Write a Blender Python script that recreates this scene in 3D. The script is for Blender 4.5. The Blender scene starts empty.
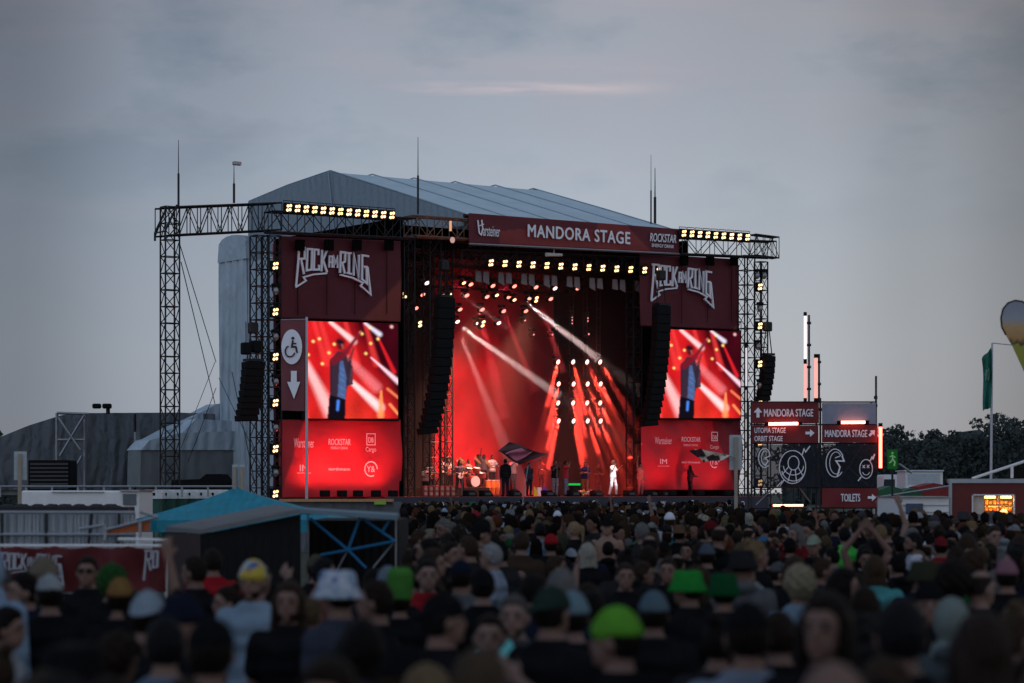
import bpy, math, random
import numpy as np
from mathutils import Vector, Matrix

random.seed(7)
RNG = np.random.default_rng(7)
scene = bpy.context.scene
COL = scene.collection
PI = math.pi
R = math.radians

# ------------------------------------------------------------------ camera
FPX, HC, HY = 2418.0, 2.23, 492.0
cam_d = bpy.data.cameras.new('camera')
cam = bpy.data.objects.new('camera', cam_d)
COL.objects.link(cam)
cam.location = (0, 0, HC)
cam.rotation_euler = (PI/2, 0, 0)
cam_d.sensor_width = 36.0
cam_d.lens = FPX*36/1024
cam_d.shift_y = (HY-341.5)/1024
cam_d.clip_start = 0.2
cam_d.clip_end = 6000
cam_d.dof.use_dof = True
cam_d.dof.focus_distance = 112
cam_d.dof.aperture_fstop = 1.9
cam_d.dof.aperture_blades = 9
scene.camera = cam

# ------------------------------------------------------------------ world
SUN_EL, SUN_AZ = 2.0, 205.0      # just above the horizon behind the camera, azimuth from +Y to the right
w = bpy.data.worlds.new("World"); scene.world = w; w.use_nodes = True
nt = w.node_tree; N = nt.nodes; L = nt.links; N.clear()
def nn(tree, typ, **kw):
    n = tree.nodes.new(typ)
    for k, v in kw.items(): setattr(n, k, v)
    return n
def mathn(tree, op, a, b=None, c=None, clamp=False):
    n = nn(tree, 'ShaderNodeMath', operation=op); n.use_clamp = clamp
    for i, x in enumerate((a, b, c)):
        if x is None: continue
        if isinstance(x, (int, float)): n.inputs[i].default_value = x
        else: tree.links.new(x, n.inputs[i])
    return n.outputs[0]
def mixc(tree, f, a, b, typ='MIX'):
    n = nn(tree, 'ShaderNodeMix', data_type='RGBA', blend_type=typ)
    for s, x in ((0, f), (6, a), (7, b)):
        if isinstance(x, (int, float)): n.inputs[s].default_value = x
        elif isinstance(x, tuple): n.inputs[s].default_value = (*x, 1)[:4]
        else: tree.links.new(x, n.inputs[s])
    return n.outputs[2]
def ramp(tree, f, pts, interp='LINEAR'):
    n = nn(tree, 'ShaderNodeValToRGB'); cr = n.color_ramp; cr.interpolation = interp
    while len(cr.elements) < len(pts): cr.elements.new(0.5)
    for e, (p, c) in zip(cr.elements, pts):
        e.position = p
        e.color = (*c, 1) if isinstance(c, tuple) else (c, c, c, 1)
    tree.links.new(f, n.inputs[0]); return n.outputs[0]
def lin(r, g=None, b=None):
    f = lambda v: (v/255/12.92) if v/255 <= .04045 else ((v/255+.055)/1.055)**2.4
    if g is None: return f(r)
    return (f(r), f(g), f(b))
tc = nn(nt, 'ShaderNodeTexCoord').outputs['Generated']
sp = nn(nt, 'ShaderNodeSeparateXYZ'); L.new(tc, sp.inputs[0])
sky = nn(nt, 'ShaderNodeTexSky', sky_type='NISHITA', sun_disc=False)
sky.sun_elevation = R(SUN_EL); sky.sun_rotation = R(SUN_AZ); sky.air_density = 1.2; sky.dust_density = 2.5
skyc = mixc(nt, 1.0, sky.outputs[0], (0.05, 0.05, 0.05), 'MULTIPLY')
az = mathn(nt, 'DIVIDE', sp.outputs[0], mathn(nt, 'MAXIMUM', sp.outputs[1], 0.05))   # tan(azimuth) in front
el = sp.outputs[2]
base = ramp(nt, el, [(0.0, lin(169, 169, 174)), (0.06, lin(167, 172, 179)), (0.12, lin(157, 165, 176)), (0.165, lin(147, 154, 166)),
                     (0.205, lin(143, 146, 156)), (0.36, lin(122, 131, 146)), (0.62, lin(118, 130, 146)), (1.0, lin(118, 132, 150))])
# sky dimmed toward frame sides like vignetting; brightened behind the camera to light fronts
azf = ramp(nt, mathn(nt, 'MULTIPLY_ADD', az, 0.5, 0.5), [(0.0, .8), (0.34, .5), (0.395, .44), (0.43, .74), (0.47, .93), (0.52, 1.0), (0.56, .92), (0.585, .72), (0.61, .52), (0.66, .5), (1.0, .8)], 'EASE')
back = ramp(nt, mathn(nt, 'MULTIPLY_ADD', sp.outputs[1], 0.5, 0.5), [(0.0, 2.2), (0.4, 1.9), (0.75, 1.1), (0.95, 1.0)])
tint = ramp(nt, mathn(nt, 'MULTIPLY_ADD', az, 0.5, 0.5), [(0.38, (.92, .99, 1.08)), (0.47, (.97, 1.0, 1.02)), (0.56, (1.01, 1.0, .98)), (0.62, (1.04, 1.0, .96))])
# clouds
mp = nn(nt, 'ShaderNodeMapping'); L.new(tc, mp.inputs[0]); mp.inputs['Scale'].default_value = (5, 3, 11)
mp.inputs['Location'].default_value = (2.1, 0.7, 3.3)
n1 = nn(nt, 'ShaderNodeTexNoise'); L.new(mp.outputs[0], n1.inputs[0]); n1.inputs['Scale'].default_value = 1.9; n1.inputs['Detail'].default_value = 7; n1.inputs['Roughness'].default_value = .55
mp2 = nn(nt, 'ShaderNodeMapping'); L.new(tc, mp2.inputs[0]); mp2.inputs['Scale'].default_value = (4, 3, 60)
mp2.inputs['Location'].default_value = (4.1, 0.0, 1.35)
n2 = nn(nt, 'ShaderNodeTexNoise'); L.new(mp2.outputs[0], n2.inputs[0]); n2.inputs['Scale'].default_value = 1.1; n2.inputs['Detail'].default_value = 4
high = ramp(nt, el, [(0.10, 0.0), (0.17, 1.0)])
gap = mathn(nt, 'MULTIPLY', ramp(nt, n1.outputs[0], [(0.36, .55), (0.50, 0.0)]), high)
c = mixc(nt, gap, base, lin(104, 122, 140))
puff = mathn(nt, 'MULTIPLY', ramp(nt, n1.outputs[0], [(0.5, 0.0), (0.68, 0.5)]), high)
c = mixc(nt, puff, c, lin(152, 150, 160))
strk = mathn(nt, 'MULTIPLY', ramp(nt, n2.outputs[0], [(0.56, 0.0), (0.74, 0.2)]), ramp(nt, el, [(0.09, 0.0), (0.135, 1.0), (0.17, 1.0), (0.21, .4)]))
c = mixc(nt, strk, c, lin(176, 160, 164))
mp3 = nn(nt, 'ShaderNodeMapping'); L.new(tc, mp3.inputs[0]); mp3.inputs['Scale'].default_value = (22, 6, 160)
n3 = nn(nt, 'ShaderNodeTexNoise'); L.new(mp3.outputs[0], n3.inputs[0]); n3.inputs['Scale'].default_value = 1.2; n3.inputs['Detail'].default_value = 5
# one long pale mauve streak of cloud above the roof
d1 = mathn(nt, 'ABSOLUTE', mathn(nt, 'SUBTRACT', mathn(nt, 'ADD', el, mathn(nt, 'MULTIPLY', n2.outputs[0], 0.004)), 0.1665))
d2 = mathn(nt, 'ABSOLUTE', mathn(nt, 'SUBTRACT', az, 0.003))
st = mathn(nt, 'MULTIPLY', ramp(nt, mathn(nt, 'MULTIPLY', d1, 100), [(0.0, 1.0), (0.45, 0.0)], 'EASE'), ramp(nt, mathn(nt, 'MULTIPLY', d2, 10), [(0.15, .8), (0.75, 0.0)], 'EASE'))
st = mathn(nt, 'MULTIPLY', st, ramp(nt, n3.outputs[0], [(.38, .15), (.6, 1.0)]))
c = mixc(nt, st, c, lin(186, 172, 177))
c = mixc(nt, 1.0, c, tint, 'MULTIPLY')
c = mixc(nt, 1.0, c, azf, 'MULTIPLY')
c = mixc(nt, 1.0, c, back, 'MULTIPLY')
c = mixc(nt, 0.06, c, skyc)
bg = nn(nt, 'ShaderNodeBackground'); L.new(c, bg.inputs[0]); bg.inputs[1].default_value = 1.30
wo = nn(nt, 'ShaderNodeOutputWorld'); L.new(bg.outputs[0], wo.inputs[0])

# ------------------------------------------------------------------ sun (dusk: barely anything left of it)
sd = bpy.data.lights.new('sun', 'SUN'); sd.energy = 0.06; sd.angle = R(25); sd.color = (1.0, .82, .72)
sun = bpy.data.objects.new('sun', sd); COL.objects.link(sun)
sun.rotation_euler = (R(90-12), 0, R(180-SUN_AZ))
scene.view_settings.view_transform = 'Standard'
scene.view_settings.look = 'None'
scene.view_settings.exposure = 0
scene.view_settings.gamma = 1
scene.view_settings.use_curve_mapping = False
cy = scene.cycles
cy.use_denoising = True
cy.max_bounces = 5; cy.diffuse_bounces = 3; cy.glossy_bounces = 2; cy.volume_bounces = 1; cy.transmission_bounces = 2
cy.transparent_max_bounces = 8
cy.sample_clamp_indirect = 4
cy.caustics_reflective = False; cy.caustics_refractive = False
cy.volume_step_rate = 2.0

# ------------------------------------------------------------------ stage frame
TH = R(35); CU, SU = math.cos(TH), math.sin(TH)
X0, Y0 = -2.29, 117.7
def W(px, py, Y):                 # point seen at that pixel, at distance Y
    return ((px-512)*Y/FPX, Y, HC+(HY-py)*Y/FPX)
def fp(px, py, t=0.0):            # point of the stage's plane t (metres behind the front) seen at that pixel -> (s, t, z)
    k = (px-512)/FPX
    Y = (t-X0*SU+Y0*CU)/(CU-k*SU)
    X = k*Y
    return ((X-X0)*CU+(Y-Y0)*SU, t, HC+(HY-py)/FPX*Y)
def SW(s, t, z=0):                # stage coordinates to the world
    return (X0+s*CU-t*SU, Y0+s*SU+t*CU, z)

# ------------------------------------------------------------------ materials
MATS = {}
def mat(name, col, rough=.6, metal=0., noise=.25, scale=6., bump=0., spec=.3, objcol=False, attr=None, emit=0., wave=None):
    if name in MATS: return MATS[name]
    m = bpy.data.materials.new(name); m.use_nodes = True; t = m.node_tree; b = t.nodes['Principled BSDF']
    b.inputs['Roughness'].default_value = rough; b.inputs['Metallic'].default_value = metal
    b.inputs['Specular IOR Level'].default_value = spec
    tcn = nn(t, 'ShaderNodeTexCoord').outputs['Object']
    if objcol: src = nn(t, 'ShaderNodeObjectInfo').outputs['Color']
    elif attr: src = nn(t, 'ShaderNodeVertexColor', layer_name=attr).outputs['Color']
    else:
        rgb = nn(t, 'ShaderNodeRGB'); rgb.outputs[0].default_value = (*col, 1); src = rgb.outputs[0]
    if noise or bump:
        nz = nn(t, 'ShaderNodeTexNoise'); t.links.new(tcn, nz.inputs[0]); nz.inputs['Scale'].default_value = scale; nz.inputs['Detail'].default_value = 5
    if noise:
        f = mathn(t, 'MULTIPLY_ADD', nz.outputs[0], noise*2, 1-noise)
        vm = nn(t, 'ShaderNodeVectorMath', operation='SCALE'); t.links.new(src, vm.inputs[0]); t.links.new(f, vm.inputs[3]); src2 = vm.outputs[0]
    else: src2 = src
    t.links.new(src2, b.inputs['Base Color'])
    h = None
    if wave:
        wv = nn(t, 'ShaderNodeTexWave', bands_direction=wave[0]); t.links.new(tcn, wv.inputs[0]); wv.inputs['Scale'].default_value = wave[1]; wv.inputs['Distortion'].default_value = wave[2]; wv.inputs['Detail'].default_value = 3
        bp = nn(t, 'ShaderNodeBump'); bp.inputs['Strength'].default_value = wave[3]; bp.inputs['Distance'].default_value = .1
        t.links.new(wv.outputs[1], bp.inputs['Height']); h = bp.outputs[0]
    if bump:
        bp2 = nn(t, 'ShaderNodeBump'); bp2.inputs['Strength'].default_value = bump; bp2.inputs['Distance'].default_value = .02
        t.links.new(nz.outputs[0], bp2.inputs['Height'])
        if h is not None: t.links.new(h, bp2.inputs['Normal'])
        h = bp2.outputs[0]
    if h is not None: t.links.new(h, b.inputs['Normal'])
    if emit:
        t.links.new(src, b.inputs['Emission Color']); b.inputs['Emission Strength'].default_value = emit
    MATS[name] = m; return m
def emis(name, col, s):
    if name in MATS: return MATS[name]
    m = bpy.data.materials.new(name); m.use_nodes = True; t = m.node_tree; t.nodes.clear()
    e = nn(t, 'ShaderNodeEmission'); e.inputs[0].default_value = (*col, 1); e.inputs[1].default_value = s
    o = nn(t, 'ShaderNodeOutputMaterial'); t.links.new(e.outputs[0], o.inputs[0]); MATS[name] = m; return m

# ------------------------------------------------------------------ mesh builder
OFF = {}
def basis(d):
    d = Vector(d).normalized()
    a = Vector((0, 0, 1)) if abs(d.z) < .9 else Vector((1, 0, 0))
    u = d.cross(a).normalized(); return u, d.cross(u).normalized()
class MB:
    def __init__(s): s.v = []; s.f = []; s.c = []; s.col = None
    def add(s, vs, fs):
        n = len(s.v); s.v += [tuple(v) for v in vs]; s.f += [tuple(i+n for i in f) for f in fs]
        if s.col is not None: s.c += [s.col]*len(vs)
        return s
    def box(s, x0, x1, y0, y1, z0, z1):
        vs = [(x, y, z) for z in (z0, z1) for y in (y0, y1) for x in (x0, x1)]
        return s.add(vs, [(0, 2, 3, 1), (4, 5, 7, 6), (0, 1, 5, 4), (2, 6, 7, 3), (0, 4, 6, 2), (1, 3, 7, 5)])
    def bbox(s, x0, x1, y0, y1, z0, z1, b):      # box with chamfered edges
        vs = []; 
        for (ax, lo, hi) in ((0, x0, x1), (1, y0, y1), (2, z0, z1)): pass
        import itertools
        pts = []
        for sx, sy, sz in itertools.product((0, 1), repeat=3):
            X = (x0, x1)[sx]; Y = (y0, y1)[sy]; Z = (z0, z1)[sz]
            ix = X+(b if not sx else -b); iy = Y+(b if not sy else -b); iz = Z+(b if not sz else -b)
            pts += [(X, iy, iz), (ix, Y, iz), (ix, iy, Z)]
        import bmesh
        bm = bmesh.new()
        for p in pts: bm.verts.new(p)
        bmesh.ops.convex_hull(bm, input=bm.verts[:])
        bm.verts.index_update()
        s.add([v.co[:] for v in bm.verts], [[v.index for v in f.verts] for f in bm.faces]); bm.free(); return s
    def bar(s, p, q, r, r2=None, n=5, caps=True):
        r2 = r if r2 is None else r2; p = Vector(p); q = Vector(q); u, v = basis(q-p); vs = []
        for c_, rr in ((p, r), (q, r2)):
            for i in range(n):
                a = 2*PI*i/n; vs.append(c_+(u*math.cos(a)+v*math.sin(a))*rr)
        fs = [(i, (i+1) % n, n+(i+1) % n, n+i) for i in range(n)]
        if caps: fs += [tuple(range(n))[::-1], tuple(range(n, 2*n))]
        return s.add(vs, fs)
    def tube(s, pts, r, n=6):
        for a, b in zip(pts, pts[1:]): s.bar(a, b, r, n=n)
        return s
    def prism(s, poly, y0, y1):                   # polygon in x, z extruded along y
        n = len(poly); vs = [(x, y0, z) for x, z in poly]+[(x, y1, z) for x, z in poly]
        fs = [tuple(range(n)), tuple(range(2*n-1, n-1, -1))]+[(i, n+i, n+(i+1) % n, (i+1) % n) for i in range(n)]
        return s.add(vs, fs)
    def ell(s, c, r, nu=10, nv=7):
        vs = []; fs = []
        for j in range(nv+1):
            ph = PI*j/nv
            for i in range(nu):
                th = 2*PI*i/nu
                vs.append((c[0]+r[0]*math.sin(ph)*math.cos(th), c[1]+r[1]*math.sin(ph)*math.sin(th), c[2]+r[2]*math.cos(ph)))
        for j in range(nv):
            for i in range(nu):
                k = (i+1) % nu; fs.append((j*nu+i, (j+1)*nu+i, (j+1)*nu+k, j*nu+k))
        return s.add(vs, fs)
    def loft(s, rings, n=14, e=2.3):             # rings (x, y, z, rx, ry) stacked
        vs = []
        for (x, y, z, rx, ry) in rings:
            for i in range(n):
                a = 2*PI*i/n; ca, sa = math.cos(a), math.sin(a)
                vs.append((x+rx*math.copysign(abs(ca)**(2/e), ca), y+ry*math.copysign(abs(sa)**(2/e), sa), z))
        m = len(rings); fs = [(j*n+i, j*n+(i+1) % n, (j+1)*n+(i+1) % n, (j+1)*n+i) for j in range(m-1) for i in range(n)]
        fs += [tuple(range(n))[::-1], tuple(range((m-1)*n, m*n))]
        return s.add(vs, fs)
    def cap(s, p, q, r1, r2, n=8):               # round ended tapered limb
        p = Vector(p); q = Vector(q); d = (q-p).normalized(); u, v = basis(d); vs = []; rg = []
        for k in (-80, -50, -20, 0): rg.append((p+d*r1*math.sin(R(k)), r1*math.cos(R(k))))
        for k in (0, 20, 50, 80): rg.append((q+d*r2*math.sin(R(k)), r2*math.cos(R(k))))
        for c_, rr in rg:
            for i in range(n):
                a = 2*PI*i/n; vs.append(c_+(u*math.cos(a)+v*math.sin(a))*rr)
        m = len(rg); fs = [(j*n+i, j*n+(i+1) % n, (j+1)*n+(i+1) % n, (j+1)*n+i) for j in range(m-1) for i in range(n)]
        fs += [tuple(range(n))[::-1], tuple(range((m-1)*n, m*n))]
        return s.add(vs, fs)
    def stroke(s, pts, wd, y0, y1, closed=False):   # flat thick line in x, z
        P = [Vector((a, b)) for a, b in pts]; n = len(P); Lf = []; Rt = []
        for i in range(n):
            if closed: a = P[i-1]; b = P[(i+1) % n]
            else: a = P[max(i-1, 0)]; b = P[min(i+1, n-1)]
            d1 = (P[i]-a); d2 = (b-P[i])
            if d1.length < 1e-6: d1 = d2
            if d2.length < 1e-6: d2 = d1
            d1.normalize(); d2.normalize(); t_ = d1+d2
            if t_.length < .2: t_ = Vector((d1.y, -d1.x))
            t_.normalize(); nr = Vector((-t_.y, t_.x)); k = max(.45, abs(nr.dot(Vector((-d1.y, d1.x)))))
            Lf.append(P[i]+nr*wd/2/k); Rt.append(P[i]-nr*wd/2/k)
        rg = range(n) if closed else range(n-1)
        s.k = getattr(s, 'k', 0)+1; y0 = y0-.0025*(s.k % 40)
        for i in rg:
            j = (i+1) % n
            s.prism([Lf[i][:], Lf[j][:], Rt[j][:], Rt[i][:]], y0, y1)
        return s
    def disc(s, c, r, y0, y1, n=16):
        return s.prism([(c[0]+r*math.cos(2*PI*i/n), c[1]+r*math.sin(2*PI*i/n)) for i in range(n)], y0, y1)
    def mesh(s, name):
        me = bpy.data.meshes.new(name); me.from_pydata(s.v, [], s.f); me.validate(); me.update()
        if s.c and len(s.c) == len(me.vertices):
            at = me.color_attributes.new('col', 'FLOAT_COLOR', 'POINT')
            at.data.foreach_set('color', np.array([(*c_, 1)[:4] for c_ in s.c], dtype=np.float32).ravel())
        return me
    def build(s, name, m, parent=None, smooth=False, loc=None):
        off = OFF.get(parent.name) if parent else None
        if off: s.v = [(x-off[0], y-off[1], z-off[2]) for x, y, z in s.v]
        me = s.mesh(name); return link(name, me, m, parent, smooth, loc)
def link(name, me, m, parent=None, smooth=False, loc=None):
    o = bpy.data.objects.new(name, me); COL.objects.link(o)
    if m and not me.materials: me.materials.append(m)
    if smooth: me.polygons.foreach_set('use_smooth', [True]*len(me.polygons))
    if parent: o.parent = parent
    if loc: o.location = loc
    return o
def tag(o, label, cat, group=None, kind=None):
    if label: o['label'] = label
    if cat: o['category'] = cat
    if group: o['group'] = group
    if kind: o['kind'] = kind
    return o
def thing(name, label, cat, loc=(0, 0, 0), rz=0., group=None):
    o = bpy.data.objects.new(name, None); COL.objects.link(o); o.location = loc; o.rotation_euler = (0, 0, rz)
    o.empty_display_size = .2
    return tag(o, label, cat, group)
def sthing(name, label, cat, s, t, z, group=None):    # a thing of the stage; its parts are written in stage coordinates
    o = thing(name, label, cat, SW(s, t, z), TH, group); OFF[o.name] = (s, t, z); return o
def wthing(name, label, cat, x, y, z, group=None):    # a thing whose parts are written in world coordinates
    o = thing(name, label, cat, (x, y, z), 0, group); OFF[o.name] = (x, y, z); return o
def copytree(o, parent=None):
    c_ = o.copy(); COL.objects.link(c_); c_.parent = parent
    for ch in list(o.children): copytree(ch, c_)
    return c_
def struct(o): o['kind'] = 'structure'; return o

def truss(mb_ch, mb_l, p, q, wy, hz, bays, rc=.035, rl=.02, axis=None):
    """box truss between p and q (centre line); side vectors a (width wy) and b (height hz)"""
    p = Vector(p); q = Vector(q); d = q-p
    if abs(d.z) > abs(d.x)+abs(d.y): a = Vector((1, 0, 0)); b = Vector((0, 1, 0))
    else: a = Vector((-d.y, d.x, 0)).normalized(); b = Vector((0, 0, 1))
    cs = [a*(wy/2*i)+b*(hz/2*j) for i, j in ((-1, -1), (1, -1), (1, 1), (-1, 1))]
    for c_ in cs: mb_ch.bar(p+c_, q+c_, rc)
    for k in range(bays):
        A = p+d*(k/bays); B = p+d*((k+1)/bays)
        for i in range(4):
            c1, c2 = cs[i], cs[(i+1) % 4]
            if k % 2: c1, c2 = c2, c1
            mb_l.bar(A+c1, B+c2, rl, n=4, caps=False)
            mb_l.bar(A+c1, A+c2, rl, n=4, caps=False)
    for i in range(4): mb_l.bar(q+cs[i], q+cs[(i+1) % 4], rl, n=4, caps=False)

TEXTC = {}
def text_poly(body, height, width=None, shear=0., bold=.0, space=1.0, align='LEFT', depth=.006):
    key = (body, shear, bold, space)
    if key not in TEXTC:
        cu = bpy.data.curves.new('t', 'FONT'); cu.body = body; cu.size = 1; cu.shear = shear; cu.offset = bold; cu.space_character = space
        cu.resolution_u = 3
        o = bpy.data.objects.new('t', cu); COL.objects.link(o)
        dg = bpy.context.evaluated_depsgraph_get(); me = bpy.data.meshes.new_from_object(o.evaluated_get(dg))
        v = np.empty(len(me.vertices)*3); me.vertices.foreach_get('co', v); v = v.reshape(-1, 3)
        fs = [tuple(p.vertices) for p in me.polygons]
        bpy.data.objects.remove(o); bpy.data.curves.remove(cu); bpy.data.meshes.remove(me)
        TEXTC[key] = (v, fs)
    v, fs = TEXTC[key]
    lo, hi = v.min(0), v.max(0)
    sz = height/(hi[1]-lo[1]); sx = sz if width is None else width/(hi[0]-lo[0])
    x = (v[:, 0]-lo[0])*sx; z = (v[:, 1]-lo[1])*sz
    wdt = x.max()
    if align == 'CENTER': x = x-wdt/2
    if align == 'RIGHT': x = x-wdt
    return x, z, fs, wdt
def text(mb, body, x0, y, z0, height, width=None, slope=0., **kw):     # lettering in the x-z plane facing -y, standing proud of it
    bold = kw.pop('bold', 0)
    x, z, fs, wd = text_poly(body, height, width, **kw)
    d = bold*height*.8
    for i, (dx, dz) in enumerate(((0, 0), (d, 0), (-d, 0), (0, d*.7), (0, -d*.7)) if bold else ((0, 0),)):
        mb.add([(x0+a+dx, y-.003*i, z0+b+dz+slope*a) for a, b in zip(x, z)], fs)
    return wd

# common materials
M_truss = mat('dark_truss', (.018, .019, .022), .5, .5)
M_alu = mat('aluminium', (.25, .26, .28), .4, .7)
M_black = mat('black_cabinet', (.005, .005, .006), .8, spec=.15)
M_cloth = mat('black_drape', (.005, .0045, .005), .95, wave=('X', 1.2, 3, .6), spec=.05)
M_white = mat('white_panel', (.6, .62, .64), .5, noise=.12)
M_letter = mat('white_print', (.72, .74, .82), .6, noise=.05)
M_letter_dim = mat('pale_print', (.75, .55, .58), .6, noise=.05)
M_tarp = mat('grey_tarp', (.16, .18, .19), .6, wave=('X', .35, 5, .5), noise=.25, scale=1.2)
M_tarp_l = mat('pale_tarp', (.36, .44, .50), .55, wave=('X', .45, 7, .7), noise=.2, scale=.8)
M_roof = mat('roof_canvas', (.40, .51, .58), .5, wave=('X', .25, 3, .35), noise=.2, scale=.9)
M_lamp = emis('warm_lamp', (1.0, .62, .28), 3.2)
M_lampw = emis('white_hot_lamp', (1.0, .70, .6), 3.0)
M_lampr = emis('red_lamp', (1.0, .26, .20), 2.6)
M_tube = emis('neon_tube', (1.0, .26, .18), 8.0)
M_tuber = emis('red_neon_tube', (1.0, .14, .09), 7.0)
# ------------------------------------------------------------------ ground
g = MB(); n = 60
xs = np.linspace(-1500, 1500, n); ys = np.linspace(-60, 2600, n)
g.add([(-2500, -80, 0), (2500, -80, 0), (2500, 3500, 0), (-2500, 3500, 0)], [(0, 1, 2, 3)])
struct(g.build('ground', mat('trampled_grass', (.035, .04, .025), .95, noise=.5, scale=.4)))

# far wood behind the site: one mass of crowns
def wood(name, x0, x1, yb, count, hfun, m):
    vs = []; fs = []
    for k in range(count):
        x = x0+(x1-x0)*(k+RNG.uniform(0, 1))/count; y = yb+RNG.uniform(0, 45); h = hfun(x*400/y)*RNG.uniform(.86, 1.08)*(y/400)
        rw = RNG.uniform(2.2, 4.2)
        lobes = [(x+RNG.normal(0, rw*.5), y+RNG.normal(0, 1.5), h*RNG.uniform(.45, .85), RNG.uniform(1.0, 2.3)) for _ in range(9)]+[(x, y, h-1.1, 1.1)]+[(x+RNG.normal(0, rw*.7), y, h*RNG.uniform(.05, .45), 2.4) for _ in range(5)]
        for (lx, ly, lz, lr) in lobes:
            for _ in range(44):
                d = RNG.normal(0, 1, 3); d /= np.linalg.norm(d)
                c_ = np.array([lx, ly, lz])+d*lr*RNG.uniform(.6, 1.05)*np.array([1.15, 1, .85])
                a = RNG.normal(0, 1, 3); b = RNG.normal(0, 1, 3); a *= .42/np.linalg.norm(a); b *= .34/np.linalg.norm(b)
                i = len(vs); vs += [tuple(c_-a), tuple(c_-b), tuple(c_+a), tuple(c_+b)]; fs.append((i, i+1, i+2, i+3))
        i = len(vs); 
    mb = MB(); mb.v = vs; mb.f = fs
    for k in range(count):                     # trunks
        x = x0+(x1-x0)*(k+.5)/count; mb.bar((x, yb+20, 0), (x+.4, yb+20, 6), .25, .12)
    # the thicket between the trunks, deep and uneven
    X = np.linspace(x0, x1, count*3)
    for a, b in zip(X, X[1:]):
        hh = hfun(a)*.82*RNG.uniform(.8, 1.1); mb.bbox(a-.3, b+.3, yb+26, yb+46, 0, hh, .8)
    return tag(mb.build(name, m), 'dark distant wood standing along the far edge of the festival field', None, None, 'stuff')
M_leaf_hazed = mat('hazed_leaf', (.045, .058, .057), .9, noise=.6, scale=.15, spec=.1)  # leaf colour lightened to stand for distance haze
def h_right(x):
    px = 512+x*FPX/400
    ys_ = np.interp(px, [860, 880, 900, 918, 935, 960, 985, 1005, 1024, 1100], [438, 430, 425, 421, 432, 425, 422, 416, 421, 424])
    return HC+(HY-ys_)*400/FPX
wood('distant_wood', 50, 105, 400, 44, h_right, M_leaf_hazed)
wood('distant_wood', -96, -78, 400, 12, lambda x: HC+58*400/FPX, M_leaf_hazed)

# ------------------------------------------------------------------ stage structure
t_ = sthing('stage_roof', 'big pale blue-grey canvas gable roof over the concert stage', 'roof', 0, 0, 0)
prof = [(0.1, 15.78), (6.3, 17.50), (12.9, 19.28), (17.5, 18.98), (21.8, 18.53)]
sR = 13.35
mb = MB(); ns = 60
def zr(t):
    return np.interp(t, [p[0] for p in prof], [p[1] for p in prof])
vs = []; fs = []; nt_ = 24; ts = np.linspace(.1, 21.8, nt_)
for layer in (0, -.12):
    for i in range(ns+1):
        s_ = sR*i/ns
        for tt in ts:
            sag = -.10*abs(math.sin(PI*5*i/ns))*math.sin(PI*min(tt, 12.9)/12.9)
            vs.append((s_, tt, zr(tt)+sag+layer))
m_ = (ns+1)*nt_
for i in range(ns):
    for j in range(nt_-1):
        a = i*nt_+j; fs.append((a, a+nt_, a+nt_+1, a+1)); fs.append((m_+a, m_+a+1, m_+a+nt_+1, m_+a+nt_))
mb.add(vs, fs); mb.build('canvas', M_roof, t_, smooth=True)
mb = MB()
for k in range(6):
    s_ = min(max(sR*k/5, .06), sR-.06)
    mb.tube([(s_, p[0], p[1]+.01) for p in prof], .035, n=4)
mb.build('seam', mat('roof_seam', (.22, .29, .34), .6), t_)
mb = MB(); mb.tube([(0, .1, 15.7), (sR, .1, 15.7)], .09); mb.build('eave_pipe', M_truss, t_)
# gable panels (left one is seen) with a hanging wrinkle
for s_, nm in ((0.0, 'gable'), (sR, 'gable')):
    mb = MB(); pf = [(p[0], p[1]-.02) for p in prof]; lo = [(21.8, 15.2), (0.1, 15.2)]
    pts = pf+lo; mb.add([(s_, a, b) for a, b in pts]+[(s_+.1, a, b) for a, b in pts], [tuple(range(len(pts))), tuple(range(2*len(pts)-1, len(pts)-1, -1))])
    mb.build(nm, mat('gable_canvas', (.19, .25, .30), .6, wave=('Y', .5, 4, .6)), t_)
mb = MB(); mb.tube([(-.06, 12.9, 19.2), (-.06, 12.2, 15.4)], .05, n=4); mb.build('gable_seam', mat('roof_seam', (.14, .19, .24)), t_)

# tall pale tarpaulin wall on the left flank and the back bay with a rounded hood
t_ = sthing('tarpaulin_wall', 'tall pale tarpaulin wall with rounded hood on the left flank of the stage', 'tarpaulin wall', 0, 23, 0)
mb = MB(); vs = []; nf = 40; nh = 26
def wallgrid(P, Q, z0, z1, amp, nf=40, nh=20):
    vs = []; fs = []
    for j in range(nh+1):
        for i in range(nf+1):
            f_ = i/nf; h = j/nh
            b = amp*(math.sin(f_*23+2*math.sin(h*3))+.6*math.sin(f_*51+h*4))*(1-h*.5)
            vs.append((P[0]+(Q[0]-P[0])*f_+b*.7, P[1]+(Q[1]-P[1])*f_+b*.4, z0+(z1-z0)*h))
    for j in range(nh):
        for i in range(nf): a = j*(nf+1)+i; fs.append((a, a+1, a+nf+2, a+nf+1))
    return vs, fs
vs, fs = wallgrid((0, 14.2), (0, 21.9), 0, 15.6, .13); mb.add(vs, fs); mb.build('flank_sheet', M_tarp_l, t_, smooth=True)
mb = MB(); vs, fs = wallgrid((-.15, 21.7), (-.15, 24.9), 0, 15.4, .16); mb.add(vs, fs)
vs, fs = wallgrid((-.15, 24.9), (12, 24.9), 0, 15.4, .05); mb.add(vs, fs)
mb.build('bay_sheet', M_tarp_l, t_, smooth=True)
mb = MB()
rings = []
for k in range(9):
    a = PI*k/8; rings.append((15.3+1.45*math.sin(a)**.35, 21.6+3.4*(1-math.cos(a))/2))
mb.add([(-.22, b, a) for a, b in rings]+[(12, b, a) for a, b in rings], [(i, i+1, 9+i+1, 9+i) for i in range(8)]+[tuple(range(9)), tuple(range(17, 8, -1))])
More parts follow.
